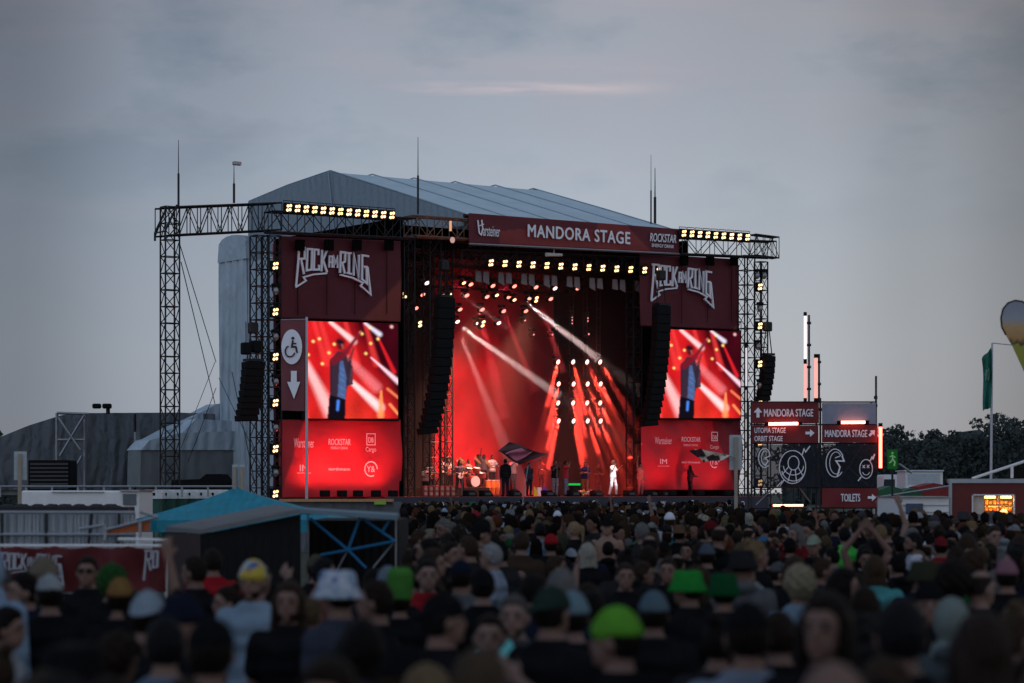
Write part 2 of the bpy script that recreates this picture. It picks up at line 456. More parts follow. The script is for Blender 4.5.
mb.build('hood', M_tarp_l, t_)
mb = MB(); mb.box(.1, 13.2, 21.95, 24.8, 0, 15.3); mb.build('inner_drape', M_cloth, t_)

t_ = sthing('tarpaulin_annex', 'low stepped pale tarpaulin annex at the foot of the stage flank', 'tarpaulin annex', -4, 20, 0)
def polyprism(pxs, t0, t1, m, nm, parent):
    P = [fp(a, b, t0) for a, b in pxs]; mb = MB(); mb.prism([(p[0], p[2]) for p in P], t0, t1); return mb.build(nm, m, parent)
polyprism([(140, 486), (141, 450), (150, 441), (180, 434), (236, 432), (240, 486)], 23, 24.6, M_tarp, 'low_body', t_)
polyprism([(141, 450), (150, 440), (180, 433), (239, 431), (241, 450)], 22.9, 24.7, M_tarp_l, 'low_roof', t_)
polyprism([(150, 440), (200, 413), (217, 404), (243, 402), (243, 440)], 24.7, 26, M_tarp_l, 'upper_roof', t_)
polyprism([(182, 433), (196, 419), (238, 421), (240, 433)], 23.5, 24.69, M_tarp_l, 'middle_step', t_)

# stage deck, house
t_ = sthing('stage_house', 'black draped stage house with raised deck and red lit backdrop', 'stage', 6.5, 6, 0)
sL_f = fp(385, 495, -1.2)[0]; sR_f = fp(765, 495, -1.2)[0]
DZ = 2.01
mb = MB(); mb.box(sL_f, sR_f, -1.2, 14, DZ-.25, DZ); mb.build('deck', mat('stage_floor', (.18, .05, .05), .35, noise=.3, scale=1.5), t_)
mb = MB()
for a in np.arange(sL_f+.5, sR_f, 2.4):
    for b in (-.9, 5, 11): mb.bar((a, b, 0), (a, b, DZ-.25), .06)
mb.build('deck_leg', M_truss, t_)
sLi = fp(403, 400, .4)[0]; sRi = fp(613, 400, 7)[0]
mb = MB(); vs, fs = wallgrid((-3.6, 12.6), (sRi+.3, 12.6), DZ, 15.2, .08, 90, 12); mb.add(vs, fs)
mb.build('backdrop', mat('smoke_toned_backdrop', (.55, .03, .05), 1, noise=.95, scale=.30, wave=('X', .5, 4, .15), spec=0), t_, smooth=True)  # blotches in the cloth colour stand in for patchy lit smoke
mb = MB(); mb.box(sRi, sRi+.3, .9, 12.5, DZ, 15.4); mb.box(sLi-.2, sLi, .4, 12.5, DZ, 15.4); mb.box(sLi+.01, sRi-.01, .9, 12.5, 15.0, 15.12)
mb.build('side_drape', mat('stage_black', (.002, .0018, .002), 1, noise=0, spec=0), t_)
mb = MB()
for (x0, x1, y0, y1, tt) in ((281, 401, 241, 540, 1.3), (641, 739, 258, 540, 1.3), (279, 401, 499, 540, .2)):
    p = fp(x0, y0, tt); q = fp(x1, y1, tt); mb = MB(); mb.box(p[0], q[0], tt, tt+.1, max(q[2], 0), p[2]); mb.build('wing_drape', M_cloth, t_)
p = fp(404, 300, 8.5); q = fp(433, 300, 8.5); mb = MB(); mb.box(p[0], q[0], 8.5, 8.6, DZ, 15.0); mb.build('darkening_drape', M_cloth, t_)  # black sheet added to darken the left of the stage opening

# banner skirt along the deck front
t_ = sthing('banner_skirt', 'long black banner with small white marks along the stage front edge', 'banner', (sL_f+sR_f)/2, -1.4, 0)
mb = MB(); mb.box(sL_f, sR_f, -1.45, -1.35, .5, DZ-.03); mb.build('cloth', mat('navy_banner', (.035, .035, .055), .7, noise=.3, scale=2), t_)
mb = MB(); x = sL_f+.4; k = 0; words = ['Warsteiner', 'ROCKSTAR', '@', 'Veltins', 'WOAH', 'Cargo']
marks = [('Warsteiner', .16, .62), ('ROCKSTAR', .16, .8), ('O', .26, .26), ('W', .24, .3), ('Cargo', .2, .55), ('S', .28, .24)]
while x < sR_f-1:
    b_, h_, w_ = marks[k % len(marks)]; text(mb, b_, x, -1.47, 1.50+(0.03 if k % 2 else 0), h_, w_, bold=.02); x += w_+.48+.1*(k % 3); k += 1
mb.build('lettering', M_letter, t_)
# crowd barrier in front
mb = MB(); 
for a in np.arange(sL_f, sR_f, 1.2):
    mb.bar((a, -4, 0), (a, -4, 1.2), .03); mb.bar((a, -4, 1.2), (a+1.2, -4, 1.2), .03); mb.bar((a, -4, .5), (a+1.2, -4, .5), .02); mb.box(a+.05, a+1.15, -4.01, -3.99, .1, 1.15)
tb = sthing('crowd_barrier', 'black steel crowd barrier running below the stage front', 'barrier', 6, -4, 0); mb.build('rail', M_truss, tb)

# ------------------------------------------------------------------ towers and trusses
G_T = 'truss towers of the stage'
def tower(px, wpx, ytop, label, t=0., wy=.6, lit=None, ybase=None):
    s0, _, z1 = fp(px, ytop, t); wd = wpx*.05
    th = sthing('truss_tower', label, 'truss tower', s0, t, 0, G_T)
    c1 = MB(); l1 = MB(); truss(c1, l1, (s0, t, .1), (s0, t, z1), wd, wy, int(z1/.75), .042, .024)
    c1.build('chord', M_truss, th); l1.build('lattice', M_truss, th)
    b = MB(); b.bbox(s0-wd*.8, s0+wd*.8, t-wy*.8, t+wy*.8, 0, .12, .02); b.build('base_plate', M_truss, th)
    return th
tower(170, 14, 207, 'free-standing truss tower at the far left end of the outrigger', 0, .5)
tower(259, 12, 236, 'truss tower in front of the pale tarpaulin wall', .2)
tower(272, 13, 236, 'truss tower carrying warm lamps beside the left red banner', -.3)
tower(406, 12, 236, 'truss tower at the right edge of the left video screen', .8, .6)
tower(432, 13, 240, 'truss tower behind the left hanging line array', 1.5, .6)
tower(446, 9, 240, 'slim truss tower at the left edge of the stage opening', 2.4, .5)
tower(634, 11, 262, 'truss tower at the right edge of the stage opening', 1.5, .6)
tower(649, 9, 262, 'truss tower behind the right hanging line array', 2.5, .6)
tower(746, 14, 256, 'truss tower at the right edge of the right video screen', .2, .6)
tower(761, 10, 262, 'outermost right truss tower carrying warm lamps', -.2, .5)

def htruss(name, label, a, b, ht, wy, group='horizontal trusses of the stage', m=M_truss, bays=None):
    mid = (Vector(a)+Vector(b))/2
    th = sthing(name, label, 'truss', mid.x, mid.y, mid.z, group)
    c1 = MB(); l1 = MB(); Lg = (Vector(b)-Vector(a)).length
    truss(c1, l1, a, b, wy, ht, bays or max(3, int(Lg/.8)), .045, .026); c1.build('chord', m, th); l1.build('lattice', m, th); return th
# outrigger truss on the left (level in front of us)
a = Vector(fp(162, 222, 0)); b = Vector(fp(275, 217, 1.2))
htruss('outrigger_truss', 'long outrigger truss reaching left to the lone tower', a, b, 1.25, 1.0, bays=11)
b2 = Vector(fp(163, 221, 0)); 
c1 = MB(); th = sthing('outrigger_nose', 'slanting nose frame at the left end of the outrigger truss', 'truss', *fp(163, 239, 0))
p_ = [fp(160, 240, 0), fp(160, 232, 0), fp(172, 206, 0)]
for dy in (-.5, .5): c1.tube([(q[0], q[1]+dy, q[2]) for q in p_], .05)
c1.bar((p_[1][0], -.5, p_[1][2]), (p_[1][0], .5, p_[1][2]), .04); c1.build('frame', M_truss, th)
htruss('lamp_truss', 'left lamp truss above the left festival banner', fp(268, 222, -.6), fp(412, 229, -.6), .95, .7)
htruss('lamp_truss', 'short warm lit truss between left lamp truss and header banner', fp(408, 226, -.2), fp(468, 230, -.2), .95, .7, m=mat('warm_lit_truss', (.16, .09, .06), .6, .3))  # brown cast of the lamp light put into the truss colour
htruss('lamp_truss', 'right lamp truss above the right festival banner', fp(678, 246, -.6), fp(772, 250, -.6), .85, .7)
htruss('lamp_truss', 'right outrigger truss end with slanting nose', fp(752, 245, -.4), fp(776, 248, -.4), 1.1, .5)
htruss('screen_truss', 'truss above the left video screen', fp(283, 312, .9), fp(400, 316, .9), .5, .5)
htruss('screen_truss', 'truss above the right video screen', fp(655, 325, .9), fp(738, 327, .9), .5, .5)
htruss('header_truss', 'front header truss hidden under the stage name banner', fp(458, 258, .8), fp(668, 266, .8), .7, .7)
for k, (tt, yy) in enumerate(((3, 290), (5.5, 300), (8, 312), (10.5, 322))):
    zz = 14.5-.35*k
    htruss('rigging_truss', ['first', 'second', 'third', 'rearmost'][k]+' lighting truss across the stage ceiling', (sLi+.4, tt, zz), (sRi-.2, tt, zz), .5, .5, 'rigging trusses over the stage')
# ladders for the beam matrix
cols = [558, 573, 587, 600]; rows = [362, 384, 403, 421]
for k, px in enumerate(cols):
    p0 = fp(px, 345, 7); p1 = fp(px, 428, 7)
    th = sthing('lamp_ladder', ['leftmost', 'second', 'third', 'rightmost'][k]+' hanging lamp ladder right of the stage centre', 'lamp ladder', p0[0], 7, p1[2], 'lamp ladders')
    mb = MB()
    for d in (-.12, .12): mb.bar((p0[0]+d, 7.15, 14.3), (p0[0]+d, 7.15, p1[2]), .025)
    for z in np.arange(p1[2], 14.2, .5): mb.bar((p0[0]-.12, 7.15, z), (p0[0]+.12, 7.15, z), .018)
    mb.build('rails', M_truss, th)
# guy wires
mb_t = [((180, 245), (216, 362)), ((181, 262), (215, 404)), ((215, 362), (181, 448)), ((216, 388), (188, 462)), ((219, 378), (262, 468)), ((232, 372), (255, 484))]
for k, (a, b) in enumerate(mb_t):
    p = fp(a[0], a[1], (0, 0, 21, 21, 21, 12)[k]); q = fp(b[0], b[1], (21, 21, 20, 19, 3, 1)[k])
    th = sthing('guy_wire', ['steel guy wire from the lone tower to the tarpaulin', 'lower steel guy wire from the lone tower', 'guy wire slanting down left across the annex roof', 'lower guy wire slanting left across the annex', 'guy wire slanting right under the side speakers', 'lowest guy wire beside the side speakers'][k], 'wire', *q, 'guy wires')
    mb = MB(); mb.bar(p, q, .022, n=4); mb.build('cable', M_truss, th)

# antennas
def antenna(px, ytop, ybase, label, t=0, r=.05, cam_=False):
    p = fp(px, ybase, t); z1 = fp(px, ytop, t)[2]; th = sthing('antenna_mast', label, 'antenna', *p, 'antennas on the stage')
    zm = p[2]+(z1-p[2])*.5
    mb = MB(); mb.bar(p, (p[0], t, zm), r, r, n=6); mb.build('pole', M_truss, th)
    mb = MB(); mb.bar((p[0], t, zm), (p[0], t, z1), r*.5, r*.25); mb.build('whip', M_truss, th)
    if cam_:
        mb = MB(); mb.bbox(p[0]-.05, p[0]+.35, t-.1, t+.1, z1-.05, z1+.12, .03); mb.build('sensor_head', M_alu, th)
antenna(178.5, 140, 207, 'thin lightning rod on the far left truss tower')
antenna(234, 164, 203, 'short mast with a small sensor on the outrigger truss', r=.055, cam_=True)
antenna(418, 137, 214, 'tall lightning rod above the left lamp truss', t=-.6)
antenna(651, 155, 226, 'left rod of the pair at the right end of the roof', t=2, r=.04)
antenna(655, 168, 226, 'right thicker rod of the pair at the right end of the roof', t=2, r=.07)

# ------------------------------------------------------------------ blinder lamps
def blinder(px, py, t, label, group, sz=.085, yaw=0):
    s0, _, z0 = fp(px, py, t)
    th = sthing('blinder_lamp', label, 'stage lamp', s0, t, z0, group)
    mb = MB(); mb.bbox(s0-.21, s0+.21, t, t+.22, z0-.25, z0+.25, .03); mb.build('housing', M_black, th)
    mb = MB(); mb.tube([(s0-.23, t+.1, z0-.05), (s0-.23, t+.1, z0+.34), (s0+.23, t+.1, z0+.34), (s0+.23, t+.1, z0-.05)], .018, n=4); mb.build('yoke', M_truss, th)
    for dx, dz in ((-.055, .09), (.085, .115), (-.085, -.1), (.055, -.075)):
        mb = MB(); mb.ell((s0+dx, t-.01, z0+dz), (sz*.8, .05, sz*.8), 8, 5); mb.build('bulb', M_lamp, th)
    return th
ORD = ['first', 'second', 'third', 'fourth', 'fifth', 'sixth', 'seventh', 'eighth', 'ninth', 'tenth', 'eleventh', 'twelfth', 'thirteenth', 'fourteenth', 'fifteenth', 'sixteenth', 'seventeenth', 'eighteenth']
for k in range(13):
    f = k/12; blinder(289+f*103, 208+f*7.5, -1.0, ORD[k]+' warm blinder lamp from the left on the left lamp truss', 'blinder lamps above the left banner')
for k in range(9):
    f = k/8; blinder(684+f*63.5, 233.5+f*4, -1.0, ORD[k]+' warm blinder lamp from the left on the right lamp truss', 'blinder lamps above the right banner')
for k in range(13):
    f = k/12; blinder(491+f*167.6, 263+f*8, .2, ORD[k]+' warm blinder lamp from the left under the header banner', 'blinder lamps under the header')
for k, y in enumerate((266, 312, 357, 403, 449, 494)):
    blinder(275.5, y, -.7, ['topmost', 'second', 'third', 'fourth', 'fifth', 'lowest'][k]+' lamp in the column left of the left video screen', 'lamp column on the left tower')
for k, y in enumerate((287, 326, 364, 404, 443, 483)):
    blinder(760, y, -.7, ['topmost', 'second', 'third', 'fourth', 'fifth', 'lowest'][k]+' lamp in the column right of the right video screen', 'lamp column on the right tower')
# dark fixtures between the column lamps
for k, (px, y) in enumerate([(275.5, 289), (275.5, 335), (275.5, 380), (275.5, 426), (275.5, 471), (760, 307), (758, 345), (760, 384), (759, 424), (759, 462), (757, 274), (764, 274)]):
    s0, _, z0 = fp(px, y, -.6); th = sthing('moving_light', 'unlit dark moving light, '+ORD[k % 5]+' from the top in the '+('left' if k < 5 else 'right')+' lamp column' if k < 10 else 'unlit dark moving light, '+('left' if k == 10 else 'right')+' of the pair topping the right column', 'stage lamp', s0, -.6, z0, 'unlit moving lights')
    mb = MB(); mb.bbox(s0-.16, s0+.16, -.75, -.45, z0+.12, z0+.26, .03); mb.build('base', M_black, th)
    mb = MB(); mb.ell((s0, -.6, z0-.08), (.15, .16, .2)); mb.build('head', M_alu, th, smooth=True)
    mb = MB(); mb.bar((s0-.17, -.6, z0+.15), (s0-.17, -.6, z0-.1), .03); mb.bar((s0+.17, -.6, z0+.15), (s0+.17, -.6, z0-.1), .03); mb.build('yoke', M_black, th)

# ------------------------------------------------------------------ banners
def gridpanel(pl, t, nx, nz, amp, colf, thick=.03, fold=(9, 5)):
    """banner between the pixel corners pl=(tl, tr, br, bl) on the stage plane t; folds in y; colf(u, v) colour"""
    P = [Vector(fp(a, b, t)) for a, b in pl]; mb = MB(); vs = []; cs = []; fs = []
    for lay in (0, thick):
        for j in range(nz+1):
            for i in range(nx+1):
                u, v = i/nx, j/nz
                q = (P[0]*(1-u)+P[1]*u)*(1-v)+(P[3]*(1-u)+P[2]*u)*v
                q.y += lay+amp*(math.sin(u*fold[0]+v*fold[1])+.5*math.sin(u*fold[0]*2.3-v*fold[1]*1.7+1))
                vs.append(q[:]); cs.append(colf(u, v))
    m_ = (nx+1)*(nz+1)
    for j in range(nz):
        for i in range(nx):
            a = j*(nx+1)+i; fs.append((a, a+nx+1, a+nx+2, a+1)); fs.append((m_+a, m_+a+1, m_+a+nx+2, m_+a+nx+1))
    for i in range(nx):
        a = i; b = nz*(nx+1)+i; fs += [(a, a+1, m_+a+1, m_+a), (b, m_+b, m_+b+1, b+1)]
    for j in range(nz):
        a = j*(nx+1); b = a+nx; fs += [(a, m_+a, m_+a+nx+1, a+nx+1), (b, b+nx+1, m_+b+nx+1, m_+b)]
    mb.v = vs; mb.f = fs; mb.c = cs; return mb
M_print = mat('printed_banner', None, .6, attr='col', noise=.12, scale=3, bump=.15)
LOGO = [([(85, 170), (163, 170), (163, 262), (108, 268)], 0), ([(108, 170), (100, 300), (78, 505)], 0), ([(128, 268), (156, 395)], 0),
        ([(74, 512), (175, 450), (150, 422), (250, 393), (385, 376)], -6), ([(190, 178), (236, 178), (230, 352), (182, 362)], 1),
        ([(298, 225), (298, 180), (258, 180), (252, 352), (305, 348), (305, 308)], 0), ([(335, 178), (328, 362)], 0), ([(384, 176), (343, 265), (384, 368)], 0),
        ([(404, 325), (408, 228), (434, 228), (434, 325)], -7), ([(404, 280), (434, 280)], -8), ([(450, 325), (450, 225), (469, 285), (488, 225), (488, 325)], -8),
        ([(512, 365), (520, 186), (566, 188), (562, 265), (528, 285)], 0), ([(535, 280), (560, 370)], 0),
        ([(602, 190), (602, 362)], 0), ([(578, 190), (626, 190)], -4), ([(578, 362), (630, 370)], -4),
        ([(648, 382), (652, 195), (700, 400), (702, 200)], -2), ([(803, 208), (735, 202), (733, 410), (785, 445), (778, 300), (750, 300)], -1),
        ([(790, 300), (822, 540), (720, 468), (742, 442), (640, 403), (512, 382)], -6)]
def logo(mb, cx, cz, width, y0, y1, slope=0.):
    k = width/750.
    for pts, dw in LOGO:
        P = [(cx+(a-450)*k, cz-(b-345)*k+slope*(a-450)*k) for a, b in pts]
        closed = dw == 1
        mb.stroke(P, (18+(0 if closed else dw*.7))*k, y0, y1, closed)
maroon = (.085, .008, .017)
def banner_thing(label, pl, t, colf, amp=.03, nx=60, nz=50, name='festival_banner', group='festival banners'):
    P = fp(*pl[3], t); th = sthing(name, label, 'banner', P[0], t, P[2], group)
    b_ = gridpanel(pl, t, nx, nz, amp, colf).build('cloth', M_print, th, smooth=True); return th
# upper left: dark maroon; paler triangle at lower right is stage light painted in
def c1f(u, v): return (.16, .035, .032) if (u-.70)/.30+(v-.52)/-.42*-1 > 1.0 and u > .70-(v-1)*.0 and (1-u)*1.0 < (v-.50)*.66 else maroon
def mixk(a, b, k): k = min(max(k, 0), 1); return tuple(x*(1-k)+y*k for x, y in zip(a, b))
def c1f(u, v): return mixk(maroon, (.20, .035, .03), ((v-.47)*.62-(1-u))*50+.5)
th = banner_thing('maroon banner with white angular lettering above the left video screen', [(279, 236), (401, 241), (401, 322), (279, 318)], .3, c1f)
p = fp(334, 270, .1); mb = MB(); wl = fp(371.5, 270, .1)[0]-fp(296.5, 270, .1)[0]; logo(mb, p[0], p[2], wl, .12, .18); mb.build('lettering', M_letter, th)
mb = MB(); 
for px in (299, 328, 356, 388):
    q = fp(px, 240, .1); mb = MB(); mb.box(q[0]-.2, q[0]+.2, -.1, .12, q[2]-.5, q[2]); mb.bar((q[0], .2, q[2]-.5), (q[0], .2, q[2]-3.5), .02, n=4); mb.build('hanging_strap', M_cloth, th)
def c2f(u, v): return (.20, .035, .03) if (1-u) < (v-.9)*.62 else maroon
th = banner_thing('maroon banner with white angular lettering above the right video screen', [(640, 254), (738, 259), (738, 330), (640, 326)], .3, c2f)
p = fp(683, 285, .1); mb = MB(); wl = fp(714, 285, .1)[0]-fp(652, 285, .1)[0]; logo(mb, p[0], p[2], wl, .12, .18); mb.build('lettering', M_letter, th)
mb = MB()
for px in (683, 709, 733):
    q = fp(px, 256, .1); mb = MB(); mb.box(q[0]-.2, q[0]+.2, -.1, .12, q[2]-.5, q[2]); mb.bar((q[0], .2, q[2]-.5), (q[0], .2, q[2]-3.5), .02, n=4); mb.build('hanging_strap', M_cloth, th)
# lower sponsor banners
red = (.46, .014, .026)
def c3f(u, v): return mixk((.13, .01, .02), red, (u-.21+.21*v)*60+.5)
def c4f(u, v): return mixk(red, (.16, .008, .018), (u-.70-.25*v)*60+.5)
def sponsor(th, pxs, row1, row2, k):
    mb = MB(); t = -.02; items = [('Warsteiner', 0, row1, 20, 9, {}), ('ROCKSTAR', 1, row1-1, 22, 6, {'bold': .03, 'shear': .1}), ('ENERGY DRINK', 1, row1+5, 17, 2.6, {}),
          ('Cargo', 2, row1+7, 10.5, 6, {}), ('DB', 2, row1-3, 5, 5, {'bold': .03}), ('IM', 0, row2-1, 8, 6, {'bold': .03}), ('sponsored', 0, row2+4, 13, 2, {}), ('northmann', 1, row2, 21, 3, {}), ('Y&', 2, row2, 8, 6, {})]
    for b, c_, y, w_, h_, kw in items:
        q = fp(pxs[c_], y, t); w_ *= k; s1 = fp(pxs[c_]+w_, y, t)[0]-q[0]
        text(mb, b, q[0]-s1/2, t-.04, q[2]-h_*.024, h_*.048*k, s1, **kw)
    q = fp(pxs[2], row1-3, t); a = .21*k; mb.stroke([(q[0]-a*1.1, q[2]-a*1.1), (q[0]+a*1.1, q[2]-a*1.1), (q[0]+a*1.1, q[2]+a*1.4), (q[0]-a*1.1, q[2]+a*1.4)], .04, t-.05, t-.04, True)
    q = fp(pxs[2], row2, t); mb.stroke([(q[0]+.35*k*math.cos(z), q[2]+.35*k*math.sin(z)) for z in np.linspace(0, 5.2, 12)], .05, t-.05, t-.04)
    mb.build('lettering', M_letter_dim, th)
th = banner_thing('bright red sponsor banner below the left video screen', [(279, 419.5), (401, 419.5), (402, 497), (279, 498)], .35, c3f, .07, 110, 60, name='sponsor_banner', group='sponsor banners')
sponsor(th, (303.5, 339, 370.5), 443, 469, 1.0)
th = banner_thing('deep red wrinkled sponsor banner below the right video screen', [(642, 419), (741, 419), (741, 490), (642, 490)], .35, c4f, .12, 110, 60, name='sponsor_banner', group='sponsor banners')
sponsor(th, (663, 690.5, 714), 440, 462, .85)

# header banner with the stage name
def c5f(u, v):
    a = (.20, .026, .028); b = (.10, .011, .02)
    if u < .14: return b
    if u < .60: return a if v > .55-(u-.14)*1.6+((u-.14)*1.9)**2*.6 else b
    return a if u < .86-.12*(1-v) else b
th = banner_thing('long dark red header banner naming the stage under the roof edge', [(469, 213), (679, 229), (679, 253), (469, 243)], -.7, c5f, .012, 120, 20, name='header_banner')
mb = MB(); t = -.8
q = fp(528, 236.6, t); q2 = fp(630, 246.5, t); text(mb, 'MANDORA STAGE', q[0], t, q[2], .60, q2[0]-q[0], bold=.05, space=1.1)
q = fp(478, 235, t); text(mb, 'arsteiner', fp(483, 235, t)[0], t, q[2]-.02, .5, 1.0, bold=.01)
mb.stroke([(q[0], q[2]+.72), (q[0]+.08, q[2]+.1), (q[0]+.2, q[2]+.02), (q[0]+.28, q[2]+.3), (q[0]+.22, q[2]+.75)], .07, t, t+.02); mb.stroke([(q[0]+.08, q[2]+.45), (q[0]+.35, q[2]+.55)], .05, t, t+.02)
q = fp(650, 243.5, t); q2 = fp(676, 246, t); text(mb, 'ROCKSTAR', q[0], t, q[2]+.12, .42, q2[0]-q[0], bold=.03, shear=.2)
text(mb, 'ENERGY DRINK', q[0]+.12, t, q[2]-.16, .17, (q2[0]-q[0])*.85, bold=.02)
mb.build('lettering', M_letter, th)
mb = MB(); a = fp(469, 244, -.75); b = fp(679, 254, -.75); mb.bar(a, b, .06); mb.build('bottom_pipe', M_alu, th)
# grey valance strips below the header lamps
th = sthing('valance', 'row of pale grey cloth strips hanging behind the header lamps', 'drape', *fp(560, 280, 1.2))
mb = MB(); M_val = mat('valance_cloth', (.22, .19, .2), .8)
for k in range(22):
    a = fp(476+k*7.6, 271+k*.45, 1.2); 
    if k % 3 == 2: continue
    w_ = .30; mb = MB(); mb.prism([(a[0], a[2]), (a[0]+w_, a[2]), (a[0]+w_+.05, a[2]-.55-.1*(k % 2)), (a[0]-.02, a[2]-.5)], 1.2, 1.25); mb.build('cloth_strip', M_val, th)
# small pale lamp and the bright work lamp near the header's left end
th = sthing('follow_lamp', 'small pale cylindrical lamp hanging under the header banner', 'stage lamp', *fp(554, 255, -.3))
a = fp(546, 254.5, -.3); b = fp(562, 255, -.3); mb = MB(); mb.bar(a, b, .1, .07, n=10); mb.bar(((a[0]+b[0])/2, -.3, a[2]), ((a[0]+b[0])/2, -.3, a[2]+.4), .03); mb.build('tube', M_white, th)
th = sthing('work_lamp', 'warm lit work lamp on the short truss left of the header banner', 'stage lamp', *fp(451, 230, -1))
a = fp(450.5, 221, -1); b = fp(450.5, 231, -1); mb = MB(); mb.bar(a, b, .06, n=8); mb.build('glow_tube', emis('amber_lamp', (1, .5, .28), .8), th)
mb = MB(); q = fp(452.5, 240, -1); mb.ell(q, (.13, .1, .15)); mb.build('bulb', emis('pinkish_lamp', (.8, .45, .42), .7), th)

# ------------------------------------------------------------------ video screens
def paint():
    Wd, Hd = 150, 160
    U, V = np.meshgrid(np.linspace(205, 765, Wd), np.linspace(68, 680, Hd))
    img = np.zeros((Hd, Wd, 3)); 
    f = np.clip((U-205)/560, 0, 1); v = (V-68)/612
    A = np.array(lin(214, 28, 34)); B = np.array(lin(60, 8, 20)); C = np.array(lin(235, 60, 42))
    img[:] = A; k = np.clip((f-.62+.35*(1-v)-.28*v)*3.2, 0, 1)[..., None]; img = img*(1-k)+B*k
    k = (np.clip((v-.5)*1.6, 0, 1)*np.clip(1-abs(f-.45)*1.8, 0, 1))[..., None]; img = img*(1-k)+C*k
    wob = .82+.18*np.sin(f*17+v*9)*np.cos(v*7-f*11); img *= wob[..., None]
    def seg(p, q, w0, w1, col, a=1., soft=1.):
        nonlocal img
        p = np.array(p, float); q = np.array(q, float); d = q-p; L2 = d@d
        tt = np.clip(((U-p[0])*d[0]+(V-p[1])*d[1])/L2, 0, 1); dist = np.hypot(U-p[0]-tt*d[0], V-p[1]-tt*d[1]); wdt = w0+(w1-w0)*tt
        k = (a*np.clip(1.4-dist/wdt*1.0, 0, 1)**soft)[..., None]; k = np.clip(k, 0, 1); img = img*(1-k)+np.array(lin(*col))*k
    def poly(pts, col, a=1.):
        nonlocal img
        inside = np.zeros(U.shape, bool); n = len(pts)
        for i in range(n):
            x1, y1 = pts[i]; x2, y2 = pts[(i+1) % n]
            if y1 == y2: continue
            cnd = ((y1 > V) != (y2 > V)) & (U < (x2-x1)*(V-y1)/(y2-y1)+x1); inside ^= cnd
        img[inside] = img[inside]*(1-a)+np.array(lin(*col))*a
    def dot(p, r, col): seg(p, (p[0]+.1, p[1]), r, r, col)
    for x in (250, 290, 440, 560): seg((x, 70), (x+70, 330), 14, 22, (245, 60, 60), .6)
    seg((200, 330), (350, 640), 24, 46, (255, 190, 190), .85, 1.4)
    seg((350, 72), (490, 190), 12, 20, (255, 205, 205), .95)
    seg((560, 72), (650, 140), 8, 16, (225, 215, 235), .95)
    seg((440, 285), (630, 480), 22, 34, (235, 120, 125), .7)
    seg((480, 450), (650, 610), 16, 30, (255, 215, 215), .95)
    seg((597, 290), (768, 445), 4, 17, (250, 205, 220), .95)
    seg((660, 505), (657, 660), 6, 22, (255, 150, 90), .9)
    seg((700, 490), (765, 545), 9, 9, (245, 120, 80), .9); seg((715, 590), (765, 650), 9, 9, (255, 150, 90), .9)
    seg((640, 160), (740, 380), 6, 14, (215, 30, 40), .9)
    for p in ((245, 195), (282, 178), (340, 265), (215, 280), (541, 140), (595, 200), (372, 210), (300, 335), (565, 265), (640, 170), (590, 100)): dot(p, 9, (255, 225, 130))
    dot((725, 90), 10, (255, 190, 190))
    dot((410, 200), 24, (90, 20, 30)); 
    poly([(345, 310), (395, 252), (445, 262), (455, 315), (485, 350), (487, 462), (452, 474), (440, 562), (345, 532)], (52, 38, 52))
    seg((365, 320), (440, 262), 22, 20, (110, 22, 36)); seg((440, 262), (528, 135), 17, 9, (120, 26, 40))
    seg((465, 380), (468, 300), 14, 12, (45, 35, 48)); seg((468, 300), (490, 235), 9, 7, (120, 40, 45))
    seg((410, 225), (412, 226), 20, 20, (60, 22, 32)); seg((398, 190), (420, 196), 16, 14, (30, 18, 28)); seg((420, 214), (424, 232), 8, 7, (150, 72, 66)); seg((528, 132), (533, 126), 7, 6, (190, 100, 85)); seg((452, 300), (470, 305), 5, 4, (130, 60, 60)); seg((350, 330), (352, 520), 6, 6, (38, 26, 40), .8); seg((478, 360), (470, 450), 6, 6, (84, 60, 72), .7)
    poly([(405, 320), (425, 310), (446, 420), (440, 560), (392, 540)], (70, 90, 135)); 
    for y in (360, 395, 430, 480, 520): seg((410, y), (428, y+14), 6, 6, (90, 130, 185), .35)
    poly([(342, 530), (442, 560), (437, 690), (330, 690)], (18, 12, 22)); seg((396, 570), (392, 625), 9, 8, (70, 130, 230))
    poly([(205, 625), (216, 625), (222, 680), (205, 680)], (240, 60, 50)); 
    for _ in range(2): img[1:-1, 1:-1] = (img[1:-1, 1:-1]*2+img[:-2, 1:-1]+img[2:, 1:-1]+img[1:-1, :-2]+img[1:-1, 2:])/6
    img *= 1+RNG.normal(0, .07, img.shape[:2])[..., None]
    return np.clip(img, 0, 1)
IMG = paint()
